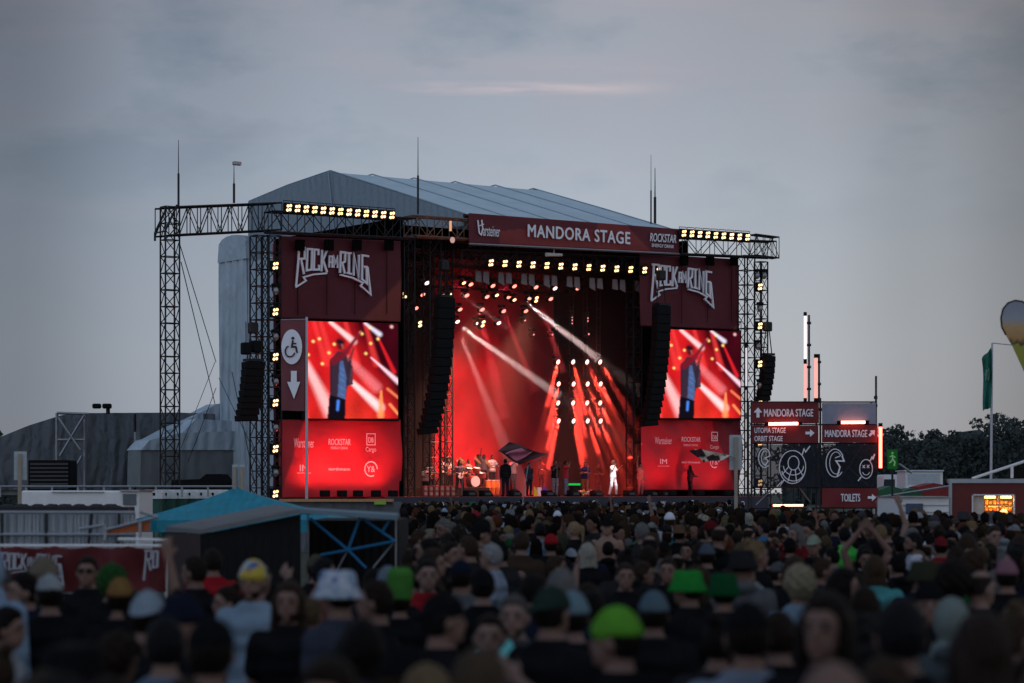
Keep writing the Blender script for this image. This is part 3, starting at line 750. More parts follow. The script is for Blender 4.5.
def screen(pl, t, label):
    P = [Vector(fp(a, b, t)) for a, b in pl]; H_, W_ = IMG.shape[:2]
    q = (P[0]+P[2])/2; th = sthing('video_screen', label, 'screen', q.x, t, P[3].z, 'video screens')
    vs = []; fs = []
    for j in range(H_):
        for i in range(W_):
            u, v = i/(W_-1), j/(H_-1); vs.append(((P[0]*(1-u)+P[1]*u)*(1-v)+(P[3]*(1-u)+P[2]*u)*v)[:])
    for j in range(H_-1):
        for i in range(W_-1): a = j*W_+i; fs.append((a, a+W_, a+W_+1, a+1))
    mb = MB(); mb.v = vs; mb.f = fs; mb.c = [tuple(c_) for c_ in IMG.reshape(-1, 3)]
    if 'led' not in MATS:
        m = bpy.data.materials.new('led_picture'); m.use_nodes = True; tr = m.node_tree; tr.nodes.clear()
        vc = nn(tr, 'ShaderNodeVertexColor', layer_name='col'); e = nn(tr, 'ShaderNodeEmission'); e.inputs[1].default_value = 1.25; tr.links.new(vc.outputs[0], e.inputs[0])
        o_ = nn(tr, 'ShaderNodeOutputMaterial'); tr.links.new(e.outputs[0], o_.inputs[0]); MATS['led'] = m
    mb.build('picture', MATS['led'], th)
    x0, x1 = P[0].x, P[1].x; z1, z0 = P[0].z+.05, P[3].z-.05
    mb = MB(); mb.box(x0-.08, x1+.08, t+.03, t+.3, z0, z1); mb.build('cabinet_wall', M_black, th)
screen([(306.5, 321), (398, 323.5), (398, 418.5), (306.5, 418.5)], -.1, 'left large video screen showing a singer with raised arm in red light')
screen([(660, 329), (740.5, 331.5), (740.5, 418), (660, 418)], -.1, 'right large video screen showing a singer with raised arm in red light')

# ------------------------------------------------------------------ line arrays
def line_array(pts, wpx, label, t, nseg):
    """pts: top, middle, bottom pixel centres"""
    P = [fp(a, b, t) for a, b in pts]; th = sthing('line_array_speaker', label, 'loudspeaker array', P[-1][0], t, P[-1][2], 'hanging line arrays')
    def at(f):
        a = [(1-f)**2*P[0][i]+2*f*(1-f)*P[1][i]+f*f*P[2][i] for i in range(3)]; return Vector(a)
    wd = wpx*.05*.52
    for k in range(nseg):
        a = at(k/nseg); b = at((k+1)/nseg); c_ = (a+b)/2; d = (b-a); ang = math.atan2(d.x, -d.z); lean = .25*(k/nseg)**1.5
        m_ = MB(); h = d.length*.5
        m_.bbox(-wd, wd, -.3, .22, -h, h, .035)
        ca, sa = math.cos(ang), math.sin(ang)
        m_.v = [(c_.x+x*ca+z*sa, c_.y+y+lean*1.5, c_.z-x*sa*.35+z*ca-lean*.2*y) for x, y, z in m_.v]
        m_.build('cabinet', M_black, th)
    m_ = MB(); a = at(0); m_.box(a.x-wd*.8, a.x+wd*.8, a.y-.3, a.y+.25, a.z+.02, a.z+.14); m_.bar((a.x-.3, a.y, a.z+.1), (a.x-.1, a.y, a.z+1.5), .03); m_.bar((a.x+.3, a.y, a.z+.1), (a.x+.1, a.y, a.z+1.5), .03)
    m_.bbox(a.x-.2, a.x+.2, a.y-.2, a.y+.2, a.z+1.3, a.z+1.8, .05); m_.build('rigging_frame', M_truss, th)
line_array([(444, 298), (444, 385), (430, 434)], 18, 'curved black line array hanging left of the stage opening', -1.6, 16)
line_array([(661, 306), (661, 380), (652, 426)], 17, 'curved black line array hanging right of the stage opening', -1.6, 16)
line_array([(253, 362), (252, 395), (249, 421)], 19, 'short black side array hanging in front of the pale tarpaulin', -.6, 9)
line_array([(767.5, 356), (767.5, 380), (766, 401)], 13, 'narrow black side array hanging at the outer right tower', -.8, 8)
for px, py, lb in ((246, 348, 'left'), (256, 346, 'right')):
    s0, _, z0 = fp(px, py, -.6); th = sthing('chain_hoist', lb+' dark chain hoist above the short side array', 'hoist', s0, -.6, z0, 'chain hoists'); mb = MB(); mb.bbox(s0-.2, s0+.2, -.8, -.4, z0-.3, z0+.25, .05); mb.bar((s0, -.6, z0+.2), (s0, -.6, z0+1.2), .02); mb.build('motor', M_black, th)

# ------------------------------------------------------------------ lamps inside the stage
def spot(name, s, t, z, target, energy, col, ang, blend=.3, r=.06):
    l = bpy.data.lights.new(name, 'SPOT'); l.energy = energy; l.color = col; l.spot_size = R(ang); l.spot_blend = blend; l.shadow_soft_size = r
    o = bpy.data.objects.new(name, l); COL.objects.link(o); p = Vector(SW(s, t, z)); o.location = p
    o.rotation_euler = (Vector(SW(*target))-p).to_track_quat('-Z', 'Y').to_euler(); return o
def mover(px, py, t, label, m=M_lampr, r=.105, el_=(1.35, .8), group='lit moving lights over the stage'):
    s0, _, z0 = fp(px, py, t); th = sthing('moving_light', label, 'stage lamp', s0, t, z0, group)
    mb = MB(); mb.bbox(s0-.16, s0+.16, t+.05, t+.35, z0+.2, z0+.36, .03); mb.build('base', M_black, th)
    mb = MB(); mb.ell((s0, t+.2, z0), (.16, .18, .17)); mb.build('head', M_black, th)
    mb = MB(); mb.ell((s0, t-.02, z0), (r*el_[0], .05, r*el_[1])); mb.v = [(x, y, z+(x-s0)*.35) for x, y, z in mb.v]; mb.build('lens', m, th)
    return th
reds = [(115, 440), (97, 490), (68, 548), (62, 605), (185, 493), (302, 446), (285, 493), (256, 553), (245, 605), (396, 452), (371, 499), (351, 553), (333, 611), (488, 454), (464, 500), (442, 560), (421, 611), (580, 458), (553, 505), (537, 560), (661, 463), (643, 508), (758, 463)]
for k, (a, b) in enumerate(reds):
    px, py = a/4.267+400, b/4.267+180; t = 2.5+(b-440)/170*7
    mover(px, py, t, 'lit red moving light, '+ORD[k % 12]+(' of the upper dozen' if k < 12 else ' of the lower dozen')+' over the stage', M_lampr if k % 4 else M_lampw)
for k, (a, b) in enumerate([(413, 492), (488, 512), (583, 503), (580, 517), (356, 606), (352, 622), (12, 485), (85, 608), (213, 490), (272, 440), (85, 622), (20, 500)]):
    mover(a/4.267+400, b/4.267+180, 4, 'small amber moving light, '+ORD[k]+' of twelve among the red ones', M_lamp, .085, group='amber lights over the stage')
k = 0
for (a, b) in [(735, 585), (735, 598), (735, 612), (800, 590), (800, 602), (865, 582), (865, 596), (865, 618), (930, 590), (930, 660), (805, 658), (880, 668), (650, 660), (570, 660), (883, 520), (533, 600)]:
    mover(a/4.267+400, b/4.267+180, 9, 'faint tiny red strip lamp, '+ORD[k]+' of sixteen on the dark right side', emis('faint_lamp', (1, .35, .3), 1.5), .045, (1, 1), group='faint lamps at the stage right side'); k += 1
# the matrix of sixteen red beams
TG = {0: (-15, 62), 1: (15, 62), 2: (17, 38), 3: (15, 26)}; LN = (3.5, 3.5, 2.4, 1.8)
BEAMS = []
for ci, px in enumerate(cols):
    for ri, py in enumerate(rows):
        pxx = px+.5*(ri % 2)
        mover(pxx, py, 6.9, 'red beam lamp, '+ORD[ri]+' from the top on the '+['leftmost', 'second', 'third', 'rightmost'][ci]+' ladder', emis('matrix_lamp', (1, .45, .36), 4), .12, (1, 1), 'beam lamps on the ladders')
        dx, dy = TG[ci]; BEAMS.append(((pxx, py, 6.7), (px+dx, py+dy+ri*3, 4.5), 'red', 4.6, LN[ci]))
BEAMS += [((457, 324, 5), (551, 390, 3.5), 'white', 4.2, 6.6), ((524, 301, 5), (600, 360, 3.5), 'white', 4.6, 5.0), ((454, 289, 5), (487, 313, 4), 'dim', 3.5, 3.4), ((460, 334, 5), (515, 470, 3.4), 'dim', 6, 9), ((500, 302, 5), (528, 372, 4.4), 'faint', 5, 5), ((540, 300, 5), (556, 350, 4.4), 'faint', 5, 4), ((478, 305, 5), (500, 400, 4.4), 'faint', 7, 6)]
# ------------------------------------------------------------------ stage haze and the lamps' real light
def volmat(name, dens, col=(1, 1, 1), aniso=.2):
    m = bpy.data.materials.new(name); m.use_nodes = True; t = m.node_tree; t.nodes.clear()
    v = nn(t, 'ShaderNodeVolumePrincipled'); v.inputs['Color'].default_value = (*col, 1); v.inputs['Density'].default_value = dens; v.inputs['Anisotropy'].default_value = aniso
    o = nn(t, 'ShaderNodeOutputMaterial'); t.links.new(v.outputs[0], o.inputs[1]); return m
hz = MB(); hz.box(sLi+.05, sRi-.05, .95, 12.35, DZ+.02, 15.1)
hz = hz.build('stage_haze', volmat('smoke_haze', .008)); hz.data.materials[0].cycles.volume_sampling = 'EQUIANGULAR'; hz.location = SW(0, 0, 0); hz.rotation_euler = (0, 0, TH)
tag(hz, 'thin red lit smoke haze filling the stage', None, None, 'stuff')
VB = volmat('beam_smoke_cone', .075, aniso=0); VB.cycles.volume_sampling = 'EQUIANGULAR'; BSEEN = 0
for (a, b, kind, ang, ln) in BEAMS:
    p = Vector(fp(*a)); q = Vector(fp(*b)); d = (q-p).normalized()
    E = {'red': 95000, 'white': 62000, 'dim': 14000, 'faint': 16000}[kind]; colr = {'red': (1, .055, .035), 'white': (1, .70, .66), 'dim': (1, .42, .40), 'faint': (1, .05, .06)}[kind]
    spot('beam', *p, q[:], E, colr, ang*1.15, .25, .11)
    e = p+d*ln; ta = math.tan(R(ang/2)); BH = MB(); BH.bar(d*.1, d*ln, .10, .10+ta*ln*.8, n=14)      # cone of denser smoke added so the beam shows
    bh = BH.build('beam_haze_cone', VB); bh.location = SW(*p); bh.rotation_euler = (0, 0, TH)
    tag(bh, 'added cone of dense smoke that makes a stage lamp beam show', None, None, 'stuff')
# washes over the backdrop
for k, s_ in enumerate((0.5, 3.2, 6.0, 9.0)):
    spot('wash', s_+.5, 9.5, 14.2, (s_, 12.5, 5.0), (350, 1500, 2400, 1500)[k], (1, .02, .055), 66, 1, .1)
    spot('wash', s_+.3, 10.5, DZ+.4, (s_+.2, 12.5, 5), (350, 900, 1100, 700)[k], (1, .02, .07), 84, 1, .1)
# light on the musicians
spot('front_light', 5, .1, 12.5, (2, 3.6, 2.6), 24000, (1, .30, .20), 34, .8, .2)
spot('front_light', 9, .1, 12.3, (8, 1.5, 2.8), 12000, (1, .22, .17), 34, .8, .2)
# uplights below the two sponsor banners
th_g = 'uplights on the stage lip'
for k, px in enumerate((325, 342, 358, 376, 393)):
    q = fp(px, 497.5, -1.0); th = sthing('uplight', ORD[k]+' dark uplight from the left below the left sponsor banner', 'floor lamp', q[0], -1.0, DZ, th_g)
    mb = MB(); mb.bbox(q[0]-.22, q[0]+.22, -1.15, -.85, DZ, DZ+.3, .04); mb.build('housing', M_black, th)
    mb = MB(); mb.box(q[0]-.15, q[0]+.15, -.849, -.84, DZ+.08, DZ+.24); mb.build('lens', M_tuber, th)
    spot('uplight', q[0], -1.1, DZ+.36, (q[0]-.4, .35, DZ+2.4), 270, (1, .14, .12), 120, 1, .1)
for k, px in enumerate((648, 672, 700, 728)):
    q = fp(px, 491, -1.0); th = sthing('uplight', ORD[k]+' dark uplight from the left below the right sponsor banner', 'floor lamp', q[0], -1.0, DZ, th_g)
    mb = MB(); mb.bbox(q[0]-.25, q[0]+.25, -1.15, -.85, DZ, DZ+.3, .06); mb.build('housing', M_black, th)
    mb = MB(); mb.box(q[0]-.15, q[0]+.15, -.849, -.84, DZ+.08, DZ+.24); mb.build('lens', M_tuber, th)
    spot('uplight', q[0], -1.1, DZ+.36, (q[0]-.2, .35, DZ+2.2), 105, (1, .12, .14), 120, 1, .1)

pS = onst = fp(613, 495, .3); spot('singer_fill', pS[0]-4, -14, 12, (pS[0], .3, DZ+1), 26000, (1, .93, .9), 4, .5, .1)  # lamp added above the crowd to brighten the singer, no fixture there
spot('front_light', 2.0, .1, 12.5, (-1.2, 3.0, 2.8), 20000, (1, .36, .24), 34, .8, .2)
# ------------------------------------------------------------------ people
DG = lambda: bpy.context.evaluated_depsgraph_get()
def fuse(mb, vox, smooth=2, decim=None, name='m'):
    o = bpy.data.objects.new('tmp', mb.mesh('tmp')); COL.objects.link(o)
    r = o.modifiers.new('r', 'REMESH'); r.mode = 'VOXEL'; r.voxel_size = vox
    if smooth:
        s_ = o.modifiers.new('s', 'SMOOTH'); s_.factor = .5; s_.iterations = smooth
    if decim:
        d = o.modifiers.new('d', 'DECIMATE'); d.ratio = decim
    me = bpy.data.meshes.new_from_object(o.evaluated_get(DG())); me.name = name
    src = o.data; bpy.data.objects.remove(o); bpy.data.meshes.remove(src)
    me.polygons.foreach_set('use_smooth', [True]*len(me.polygons)); return me
V3 = Vector
def default_pose():
    return dict(sh=[(-.178, 0, 1.385), (.178, 0, 1.385)], el=[(-.225, -.03, 1.13), (.225, -.03, 1.13)], wr=[(-.215, .06, .90), (.215, .06, .90)],
                hip=[(-.09, 0, .95), (.09, 0, .95)], kn=[(-.10, .03, .50), (.10, .03, .50)], an=[(-.11, -.01, .08), (.11, -.01, .08)], lean=0., curl=[.5, .5], vox=.0115)
PD = {'relaxed': {}, 'pockets': dict(el=[(-.27, -.07, 1.15), (.27, -.07, 1.15)], wr=[(-.18, .08, .98), (.18, .08, .98)]),
      'folded': dict(el=[(-.25, .04, 1.16), (.25, .04, 1.16)], wr=[(.06, .19, 1.20), (-.06, .21, 1.16)]),
      'phone': dict(el=[(-.23, .17, 1.26), (.23, .17, 1.26)], wr=[(-.07, .33, 1.52), (.07, .33, 1.52)], curl=[.9, .9]),
      'onearm': dict(sh=[(-.185, 0, 1.415), (.175, 0, 1.45)], el=[(-.225, -.03, 1.13), (.27, .06, 1.70)], wr=[(-.215, .06, .90), (.22, .06, 1.95)], curl=[.5, .25], vox=.009),
      'clap': dict(sh=[(-.17, 0, 1.45), (.17, 0, 1.45)], el=[(-.25, .04, 1.72), (.25, .04, 1.72)], wr=[(-.07, .05, 1.95), (.07, .05, 1.95)], curl=[.1, .1], vox=.008),
      'shade': dict(el=[(-.225, -.03, 1.13), (.33, .16, 1.42)], wr=[(-.215, .06, .90), (.12, .2, 1.62)], vox=.0115),
      'strum': dict(el=[(-.30, .02, 1.16), (.27, -.06, 1.16)], wr=[(-.40, .20, 1.22), (.08, .17, 1.05)], kn=[(-.17, .03, .5), (.17, .03, .5)], an=[(-.24, -.01, .08), (.24, -.01, .08)]),
      'sing': dict(el=[(-.30, .05, 1.22), (.28, .12, 1.24)], wr=[(-.36, .20, 1.40), (.07, .17, 1.50)], kn=[(-.20, .06, .5), (.17, .0, .5)], an=[(-.34, .0, .08), (.28, -.05, .08)], curl=[.4, 1.]),
      'drum': dict(hip=[(-.09, 0, .62), (.09, 0, .62)], lowtorso=.33, el=[(-.30, .12, .92), (.30, .12, .92)], wr=[(-.26, .38, 1.0), (.26, .38, 1.0)], kn=[(-.24, .42, .52), (.24, .42, .52)], an=[(-.26, .42, .08), (.26, .42, .08)], curl=[1, 1]),
      'play': dict(el=[(-.27, .10, 1.14), (.27, .10, 1.14)], wr=[(-.18, .36, 1.08), (.2, .36, 1.10)], curl=[.7, .7])}
def hand(mb, wr, el, side, curl):
    wr = V3(wr); d = (wr-V3(el)).normalized(); up = V3((0, 1, 0)) if abs(d.y) < .8 else V3((0, 0, 1))
    s = d.cross(up).normalized()*side; n = s.cross(d).normalized()*side
    if n.y < 0: n = -n
    L_ = [.062, .072, .066, .052]
    for i in range(4):
        o = (i-1.5)*.020; k = wr+d*.088+s*o*1.05; mb.cap(wr+s*o*.6+d*.01, k, .013, .011, 6)
        fan = s*(o*1.6); c1 = curl*1.0
        m_ = k+(d*math.cos(c1*.7)+n*math.sin(c1*.7)+fan*4).normalized()*L_[i]*.55
        e = m_+(d*math.cos(c1*1.7)+n*math.sin(c1*1.7)+fan*4).normalized()*L_[i]*.45
        mb.cap(k, m_, .0095, .0088, 6); mb.cap(m_, e, .0088, .0078, 6)
    b = wr+d*.025-s*.026; t1 = b+(d*.6-s*.7+n*.3).normalized()*.036; t2 = t1+(d*.9-s*.2+n*.3*(1+curl)).normalized()*.030
    mb.cap(b, t1, .012, .0105, 6); mb.cap(t1, t2, .0105, .0085, 6)
def rings(pz, off, z0, z1, dz=0, flare=0.):
    T = [(.90, .150, .105), (.98, .165, .112), (1.08, .148, .102), (1.18, .150, .106), (1.28, .165, .114), (1.35, .175, .110), (1.395, .165, .096), (1.43, .130, .082), (1.465, .092, .070), (1.50, .062, .060)]
    out = []
    zs = [z0]+[t[0] for t in T if z0 < t[0] < z1]+[z1]
    for z in zs:
        rx = np.interp(z, [t[0] for t in T], [t[1] for t in T]); ry = np.interp(z, [t[0] for t in T], [t[2] for t in T])
        fl = flare*max(0, 1.25-z)
        out.append((0, 0, z-dz, rx+off+fl, ry+off+fl))
    return out
PC = {}
def posemesh(pname):
    if pname in PC: return PC[pname]
    p = default_pose(); p.update(PD[pname]); dz = p.get('lowtorso', 0.); v = p['vox']; S = lambda q: (q[0], q[1], q[2]-dz)
    sh = [S(q) for q in p['sh']]; H = V3((0, .018, 1.612-dz))
    mb = MB(); mb.loft(rings(0, 0, .90, 1.50, dz)); mb.cap((0, -.012, 1.42-dz), (0, .0, 1.58-dz), .056, .050, 10)
    mb.ell(H+V3((0, -.005, .012)), (.0765, .094, .105), 16, 12)          # skull
    mb.ell(H+V3((0, .030, -.048)), (.058, .062, .072), 12, 9)            # jaw
    mb.cap(H+V3((0, .088, .012)), H+V3((0, .104, -.022)), .010, .014, 6)     # nose
    mb.ell(H+V3((0, .080, -.088)), (.022, .018, .018), 8, 6)             # chin
    mb.ell(H+V3((0, .084, -.052)), (.024, .016, .013), 8, 6)             # mouth
    mb.cap(H+V3((-.035, .078, .030)), H+V3((.035, .078, .030)), .013, .013, 6)  # brow
    for sx in (-1, 1): mb.ell(H+V3((sx*.080, -.004, -.010)), (.011, .020, .032), 8, 6)
    for i, sd in ((0, -1), (1, 1)):
        mb.cap(sh[i], p['el'][i], .056, .042); mb.cap(p['el'][i], p['wr'][i], .042, .027); hand(mb, p['wr'][i], p['el'][i], sd, p['curl'][i])
        mb.cap(p['hip'][i], p['kn'][i], .088, .060); mb.cap(p['kn'][i], p['an'][i], .058, .038)
        a = V3(p['an'][i]); mb.cap((a.x, a.y-.03, .045), (a.x*1.1, a.y+.17, .035), .042, .034)
    body = fuse(mb, v, 2, name='body')
    out = {'body': body, 'head': H}
    for kind in ('tee', 'long', 'tank'):
        mb = MB(); mb.loft(rings(0, .018, .87, 1.492, dz, .06))
        for i in (0, 1):
            e = V3(p['el'][i]); s_ = V3(sh[i])
            if kind == 'tee': mb.cap(s_, s_+(e-s_)*.62, .074, .072, 10)
            if kind == 'long': mb.cap(s_, e, .074, .062, 10); mb.cap(e, e+(V3(p['wr'][i])-e)*.93, .061, .044, 10)
            if kind == 'tank': mb.cap(s_-V3((s_.x*.35, 0, 0)), s_-V3((s_.x*.3, 0, .05)), .070, .07)
        if kind == 'long': mb.ell((0, -.09, 1.455-dz), (.12, .065, .06)); mb.ell((0, .0, 1.475-dz), (.09, .085, .035))
        out[kind] = fuse(mb, .018, 3, name='shirt')
    mb = MB(); mb.loft(rings(0, .012, .86, 1.02, dz))
    for i in (0, 1):
        mb.cap(p['hip'][i], p['kn'][i], .100, .076, 10); a = V3(p['an'][i]); mb.cap(p['kn'][i], (a.x, a.y, .12), .074, .060, 10)
    out['trousers'] = fuse(mb, .02, 3, name='trousers')
    mb = MB()
    for i in (0, 1):
        a = V3(p['an'][i]); mb.cap((a.x, a.y-.035, .055), (a.x*1.1, a.y+.18, .045), .052, .042); mb.cap((a.x, a.y, .06), (a.x, a.y, .13), .05, .05)
    out['shoes'] = fuse(mb, .02, 1, name='shoes')
    PC[pname] = out; return out
def shell(rfun, nu=26, nv=18, R_=(.0765, .094, .105)):
    vs = []; fs = []
    for j in range(nv+1):
        ph = PI*j/nv
        for i in range(nu):
            th = 2*PI*i/nu; d = (math.sin(ph)*math.cos(th), math.sin(ph)*math.sin(th), math.cos(ph)); r = rfun(*d)
            vs.append((R_[0]*d[0]*r, R_[1]*d[1]*r-.005, R_[2]*d[2]*r+.012))
    for j in range(nv):
        for i in range(nu): k = (i+1) % nu; fs.append((j*nu+i, (j+1)*nu+i, (j+1)*nu+k, j*nu+k))
    return vs, fs
def sst(a, b, x): t = min(max((x-a)/(b-a), 0), 1); return t*t*(3-2*t)
def hnoise(x, y, z, f): return math.sin(x*f+1.3)*math.sin(y*f*1.1+.4)*math.sin(z*f*.9+2)
HM = {}
def hairmesh(kind):
    """hair and hats, modelled round the head's centre"""
    if kind in HM: return HM[kind]
    mb = MB()
    line = lambda y: -.80+1.35*sst(-.35, .75, y)
    if kind in ('short', 'long', 'ponytail', 'bun', 'fringe'):
        vol = {'short': .12, 'long': .17, 'ponytail': .11, 'bun': .11, 'fringe': .2}[kind]
        mb.add(*shell(lambda x, y, z: .90+(vol+.10+.05*hnoise(x, y, z, 9)+.03*hnoise(x, y, z, 21))*sst(-.10, .10, z-line(y))))
        if kind == 'long':
            mb.loft([(0, -.035, -.27, .085, .030), (0, -.045, -.20, .105, .045), (0, -.040, -.10, .100, .060), (0, -.030, 0, .092, .066), (0, -.02, .06, .080, .068)], 14)
            for sx in (-1, 1): mb.cap((sx*.078, .020, .03), (sx*.095, .035, -.21), .024, .016)
        if kind == 'ponytail': mb.cap((0, -.105, .05), (0, -.135, .03), .028, .032); mb.cap((0, -.135, .03), (0, -.130, -.20), .030, .014)
        if kind == 'bun': mb.ell((0, -.075, .115), (.038, .036, .034))
        m = fuse(mb, .011, 1, name='hair')
    elif kind == 'curly':
        mb.add(*shell(lambda x, y, z: .88+(.42+.10*hnoise(x, y, z, 12))*sst(-.2, .15, z-line(y)+.05)))
        for k in range(46):
            a = k*2.4; z = 1-k/46*1.35; r = math.sqrt(max(0, 1-z*z)); d = (r*math.cos(a), r*math.sin(a), z)
            if z-line(d[1]) > .05: mb.ell((d[0]*.098, d[1]*.112-.01, d[2]*.125+.015), (.028, .028, .026), 7, 5)
        m = fuse(mb, .010, 1, name='hair')
    elif kind == 'receding':
        mb.add(*shell(lambda x, y, z: .90+.17*sst(-.1, .1, z-(-.5+.9*sst(-.4, .5, y)))*(1-sst(.55, .8, z))))
        m = fuse(mb, .010, 1, name='hair')
    elif kind in ('cap', 'backcap'):
        mb.add(*shell(lambda x, y, z: .9+.24*sst(-.05, .10, z-.10)))
        sg = 1 if kind == 'cap' else -1; pts = []
        for k in range(13):
            a = PI*k/12; pts.append((.068*math.cos(a), sg*(.065+.105*math.sin(a))))
        pts = [(x, y) for x, y in pts]
        n = len(pts); vs = [(x, y, .030-.25*max(0, abs(y)-.1)-1.2*x*x) for x, y in pts]+[(x, y, .041-.25*max(0, abs(y)-.1)-1.2*x*x) for x, y in pts]
        mb.add(vs, [tuple(range(n))[::-1], tuple(range(n, 2*n))]+[(i, (i+1) % n, n+(i+1) % n, n+i) for i in range(n)])
        mb.ell((0, 0, .134), (.009, .009, .006), 6, 4)
        m = fuse(mb, .0075, 1, name='cap')
    elif kind == 'bucket':
        mb.loft([(0, 0, -.018, .124, .138), (0, 0, -.008, .126, .140), (0, 0, .045, .094, .110), (0, 0, .105, .086, .100), (0, 0, .124, .070, .084)], 24, 2)
        m = mb.mesh('hat')
    elif kind == 'straw':
        mb.loft([(0, 0, .020, .215, .225), (0, 0, .030, .217, .227), (0, 0, .038, .100, .115), (0, 0, .125, .085, .10), (0, 0, .145, .06, .075)], 28, 2)
        m = mb.mesh('hat')
    elif kind == 'tallhat':
        mb.loft([(0, 0, .02, .092, .108), (0, 0, .10, .100, .115), (0, 0, .22, .105, .115), (0, 0, .27, .07, .08)], 20, 2.4)
        m = fuse(mb, .012, 1, name='hat')
    elif kind == 'beanie':
        mb.add(*shell(lambda x, y, z: (.9+.27*sst(-.05, .08, z+.02))+.05*sst(-.02, .03, z-.05)*(1-sst(.2, .28, z-.05))+.06*sst(.6, 1, z)))
        m = fuse(mb, .010, 1, name='beanie')
    elif kind == 'hood':
        mb.add(*shell(lambda x, y, z: 1.28+.04*hnoise(x, y, z, 8) if y < .45 else .85)); mb.loft([(0, -.03, -.24, .15, .10), (0, -.03, -.1, .105, .10)], 14)
        m = fuse(mb, .012, 2, name='hood')
    elif kind == 'beard':
        mb.add(*shell(lambda x, y, z: 0.85+.24*sst(.0, .25, y)*sst(-.95, -.8, z+.0)*(1-sst(-.50, -.30, z)), R_=(.068, .098, .125)))
        mb.v = [(a, b+.006, c_-.012) for a, b, c_ in mb.v]
        m = fuse(mb, .009, 1, name='beard')
    elif kind == 'sunglasses':
        for sx in (-1, 1): mb.ell((sx*.032, .098, .012), (.025, .008, .017), 10, 6); mb.bar((sx*.056, .09, .016), (sx*.079, 0, .012), .003)
        mb.bar((-.01, .10, .018), (.01, .10, .018), .003); m = mb.mesh('sunglasses')
    elif kind in ('eye_l', 'eye_r'):
        sx = -1 if kind == 'eye_l' else 1; mb.ell((sx*.030, .082, .006), (.012, .010, .006), 8, 6)
        m = mb.mesh('eye')
    elif kind in ('brow_l', 'brow_r'):
        sx = -1 if kind == 'brow_l' else 1; mb.cap((sx*.015, .0915, .028), (sx*.046, .083, .028), .004, .003, 5)
        m = mb.mesh('eyebrow')
    elif kind == 'lips':
        mb.ell((0, .0985, -.052), (.021, .005, .006), 10, 6); m = mb.mesh('lips')
    m.polygons.foreach_set('use_smooth', [True]*len(m.polygons)); HM[kind] = m; return m

M_skin = mat('skin', None, .6, objcol=True, noise=.12, scale=20, spec=.25)
M_fab = mat('fabric', None, .85, objcol=True, noise=.22, scale=9, bump=.6, spec=.02, wave=('Z', 2.2, 6, .25))
M_hair = mat('hair_strands', None, .6, objcol=True, noise=.5, scale=30, bump=.8, spec=.06, wave=('X', 12, 6, .4))
M_hat = mat('hat_fabric', None, .8, objcol=True, noise=.3, scale=14, bump=.6, spec=.02)
M_eye = mat('eye_dark', (.02, .015, .015), .3, noise=0)
def patmat(name, cols_, sc):
    if name in MATS: return MATS[name]
    m = bpy.data.materials.new(name); m.use_nodes = True; t = m.node_tree; b_ = t.nodes['Principled BSDF']; b_.inputs['Roughness'].default_value = .85
    vo = nn(t, 'ShaderNodeTexVoronoi'); vo.inputs['Scale'].default_value = sc; t.links.new(nn(t, 'ShaderNodeTexCoord').outputs['Object'], vo.inputs[0])
    sx = nn(t, 'ShaderNodeSeparateXYZ'); t.links.new(vo.outputs['Color'], sx.inputs[0])
    r = ramp(t, sx.outputs[0], [(i/len(cols_), c_) for i, c_ in enumerate(cols_)], 'CONSTANT'); t.links.new(r, b_.inputs['Base Color']); MATS[name] = m; return m
P_blue = patmat('blue_white_pattern', [(.30, .34, .40), (.24, .28, .35), (.05, .10, .22), (.18, .24, .32)], 34)
P_multi = patmat('coloured_panels', [(.06, .17, .19), (.33, .25, .03), (.06, .08, .2), (.28, .28, .28), (.26, .03, .03)], 9)
P_teal = patmat('teal_pattern', [(.01, .012, .015), (.10, .42, .42), (.01, .012, .015), (.15, .35, .38)], 16)
P_cammo = patmat('grey_print', [(.3, .32, .36), (.2, .22, .26), (.03, .03, .04)], 12)
PATS = {'blue_white': P_blue, 'multi': P_multi, 'teal': P_teal, 'print': P_cammo}
SK = [(.135, .078, .062), (.115, .066, .052), (.155, .095, .078), (.10, .058, .044), (.07, .038, .028)]
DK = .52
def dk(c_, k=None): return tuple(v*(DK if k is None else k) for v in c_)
RL = random.Random(3)
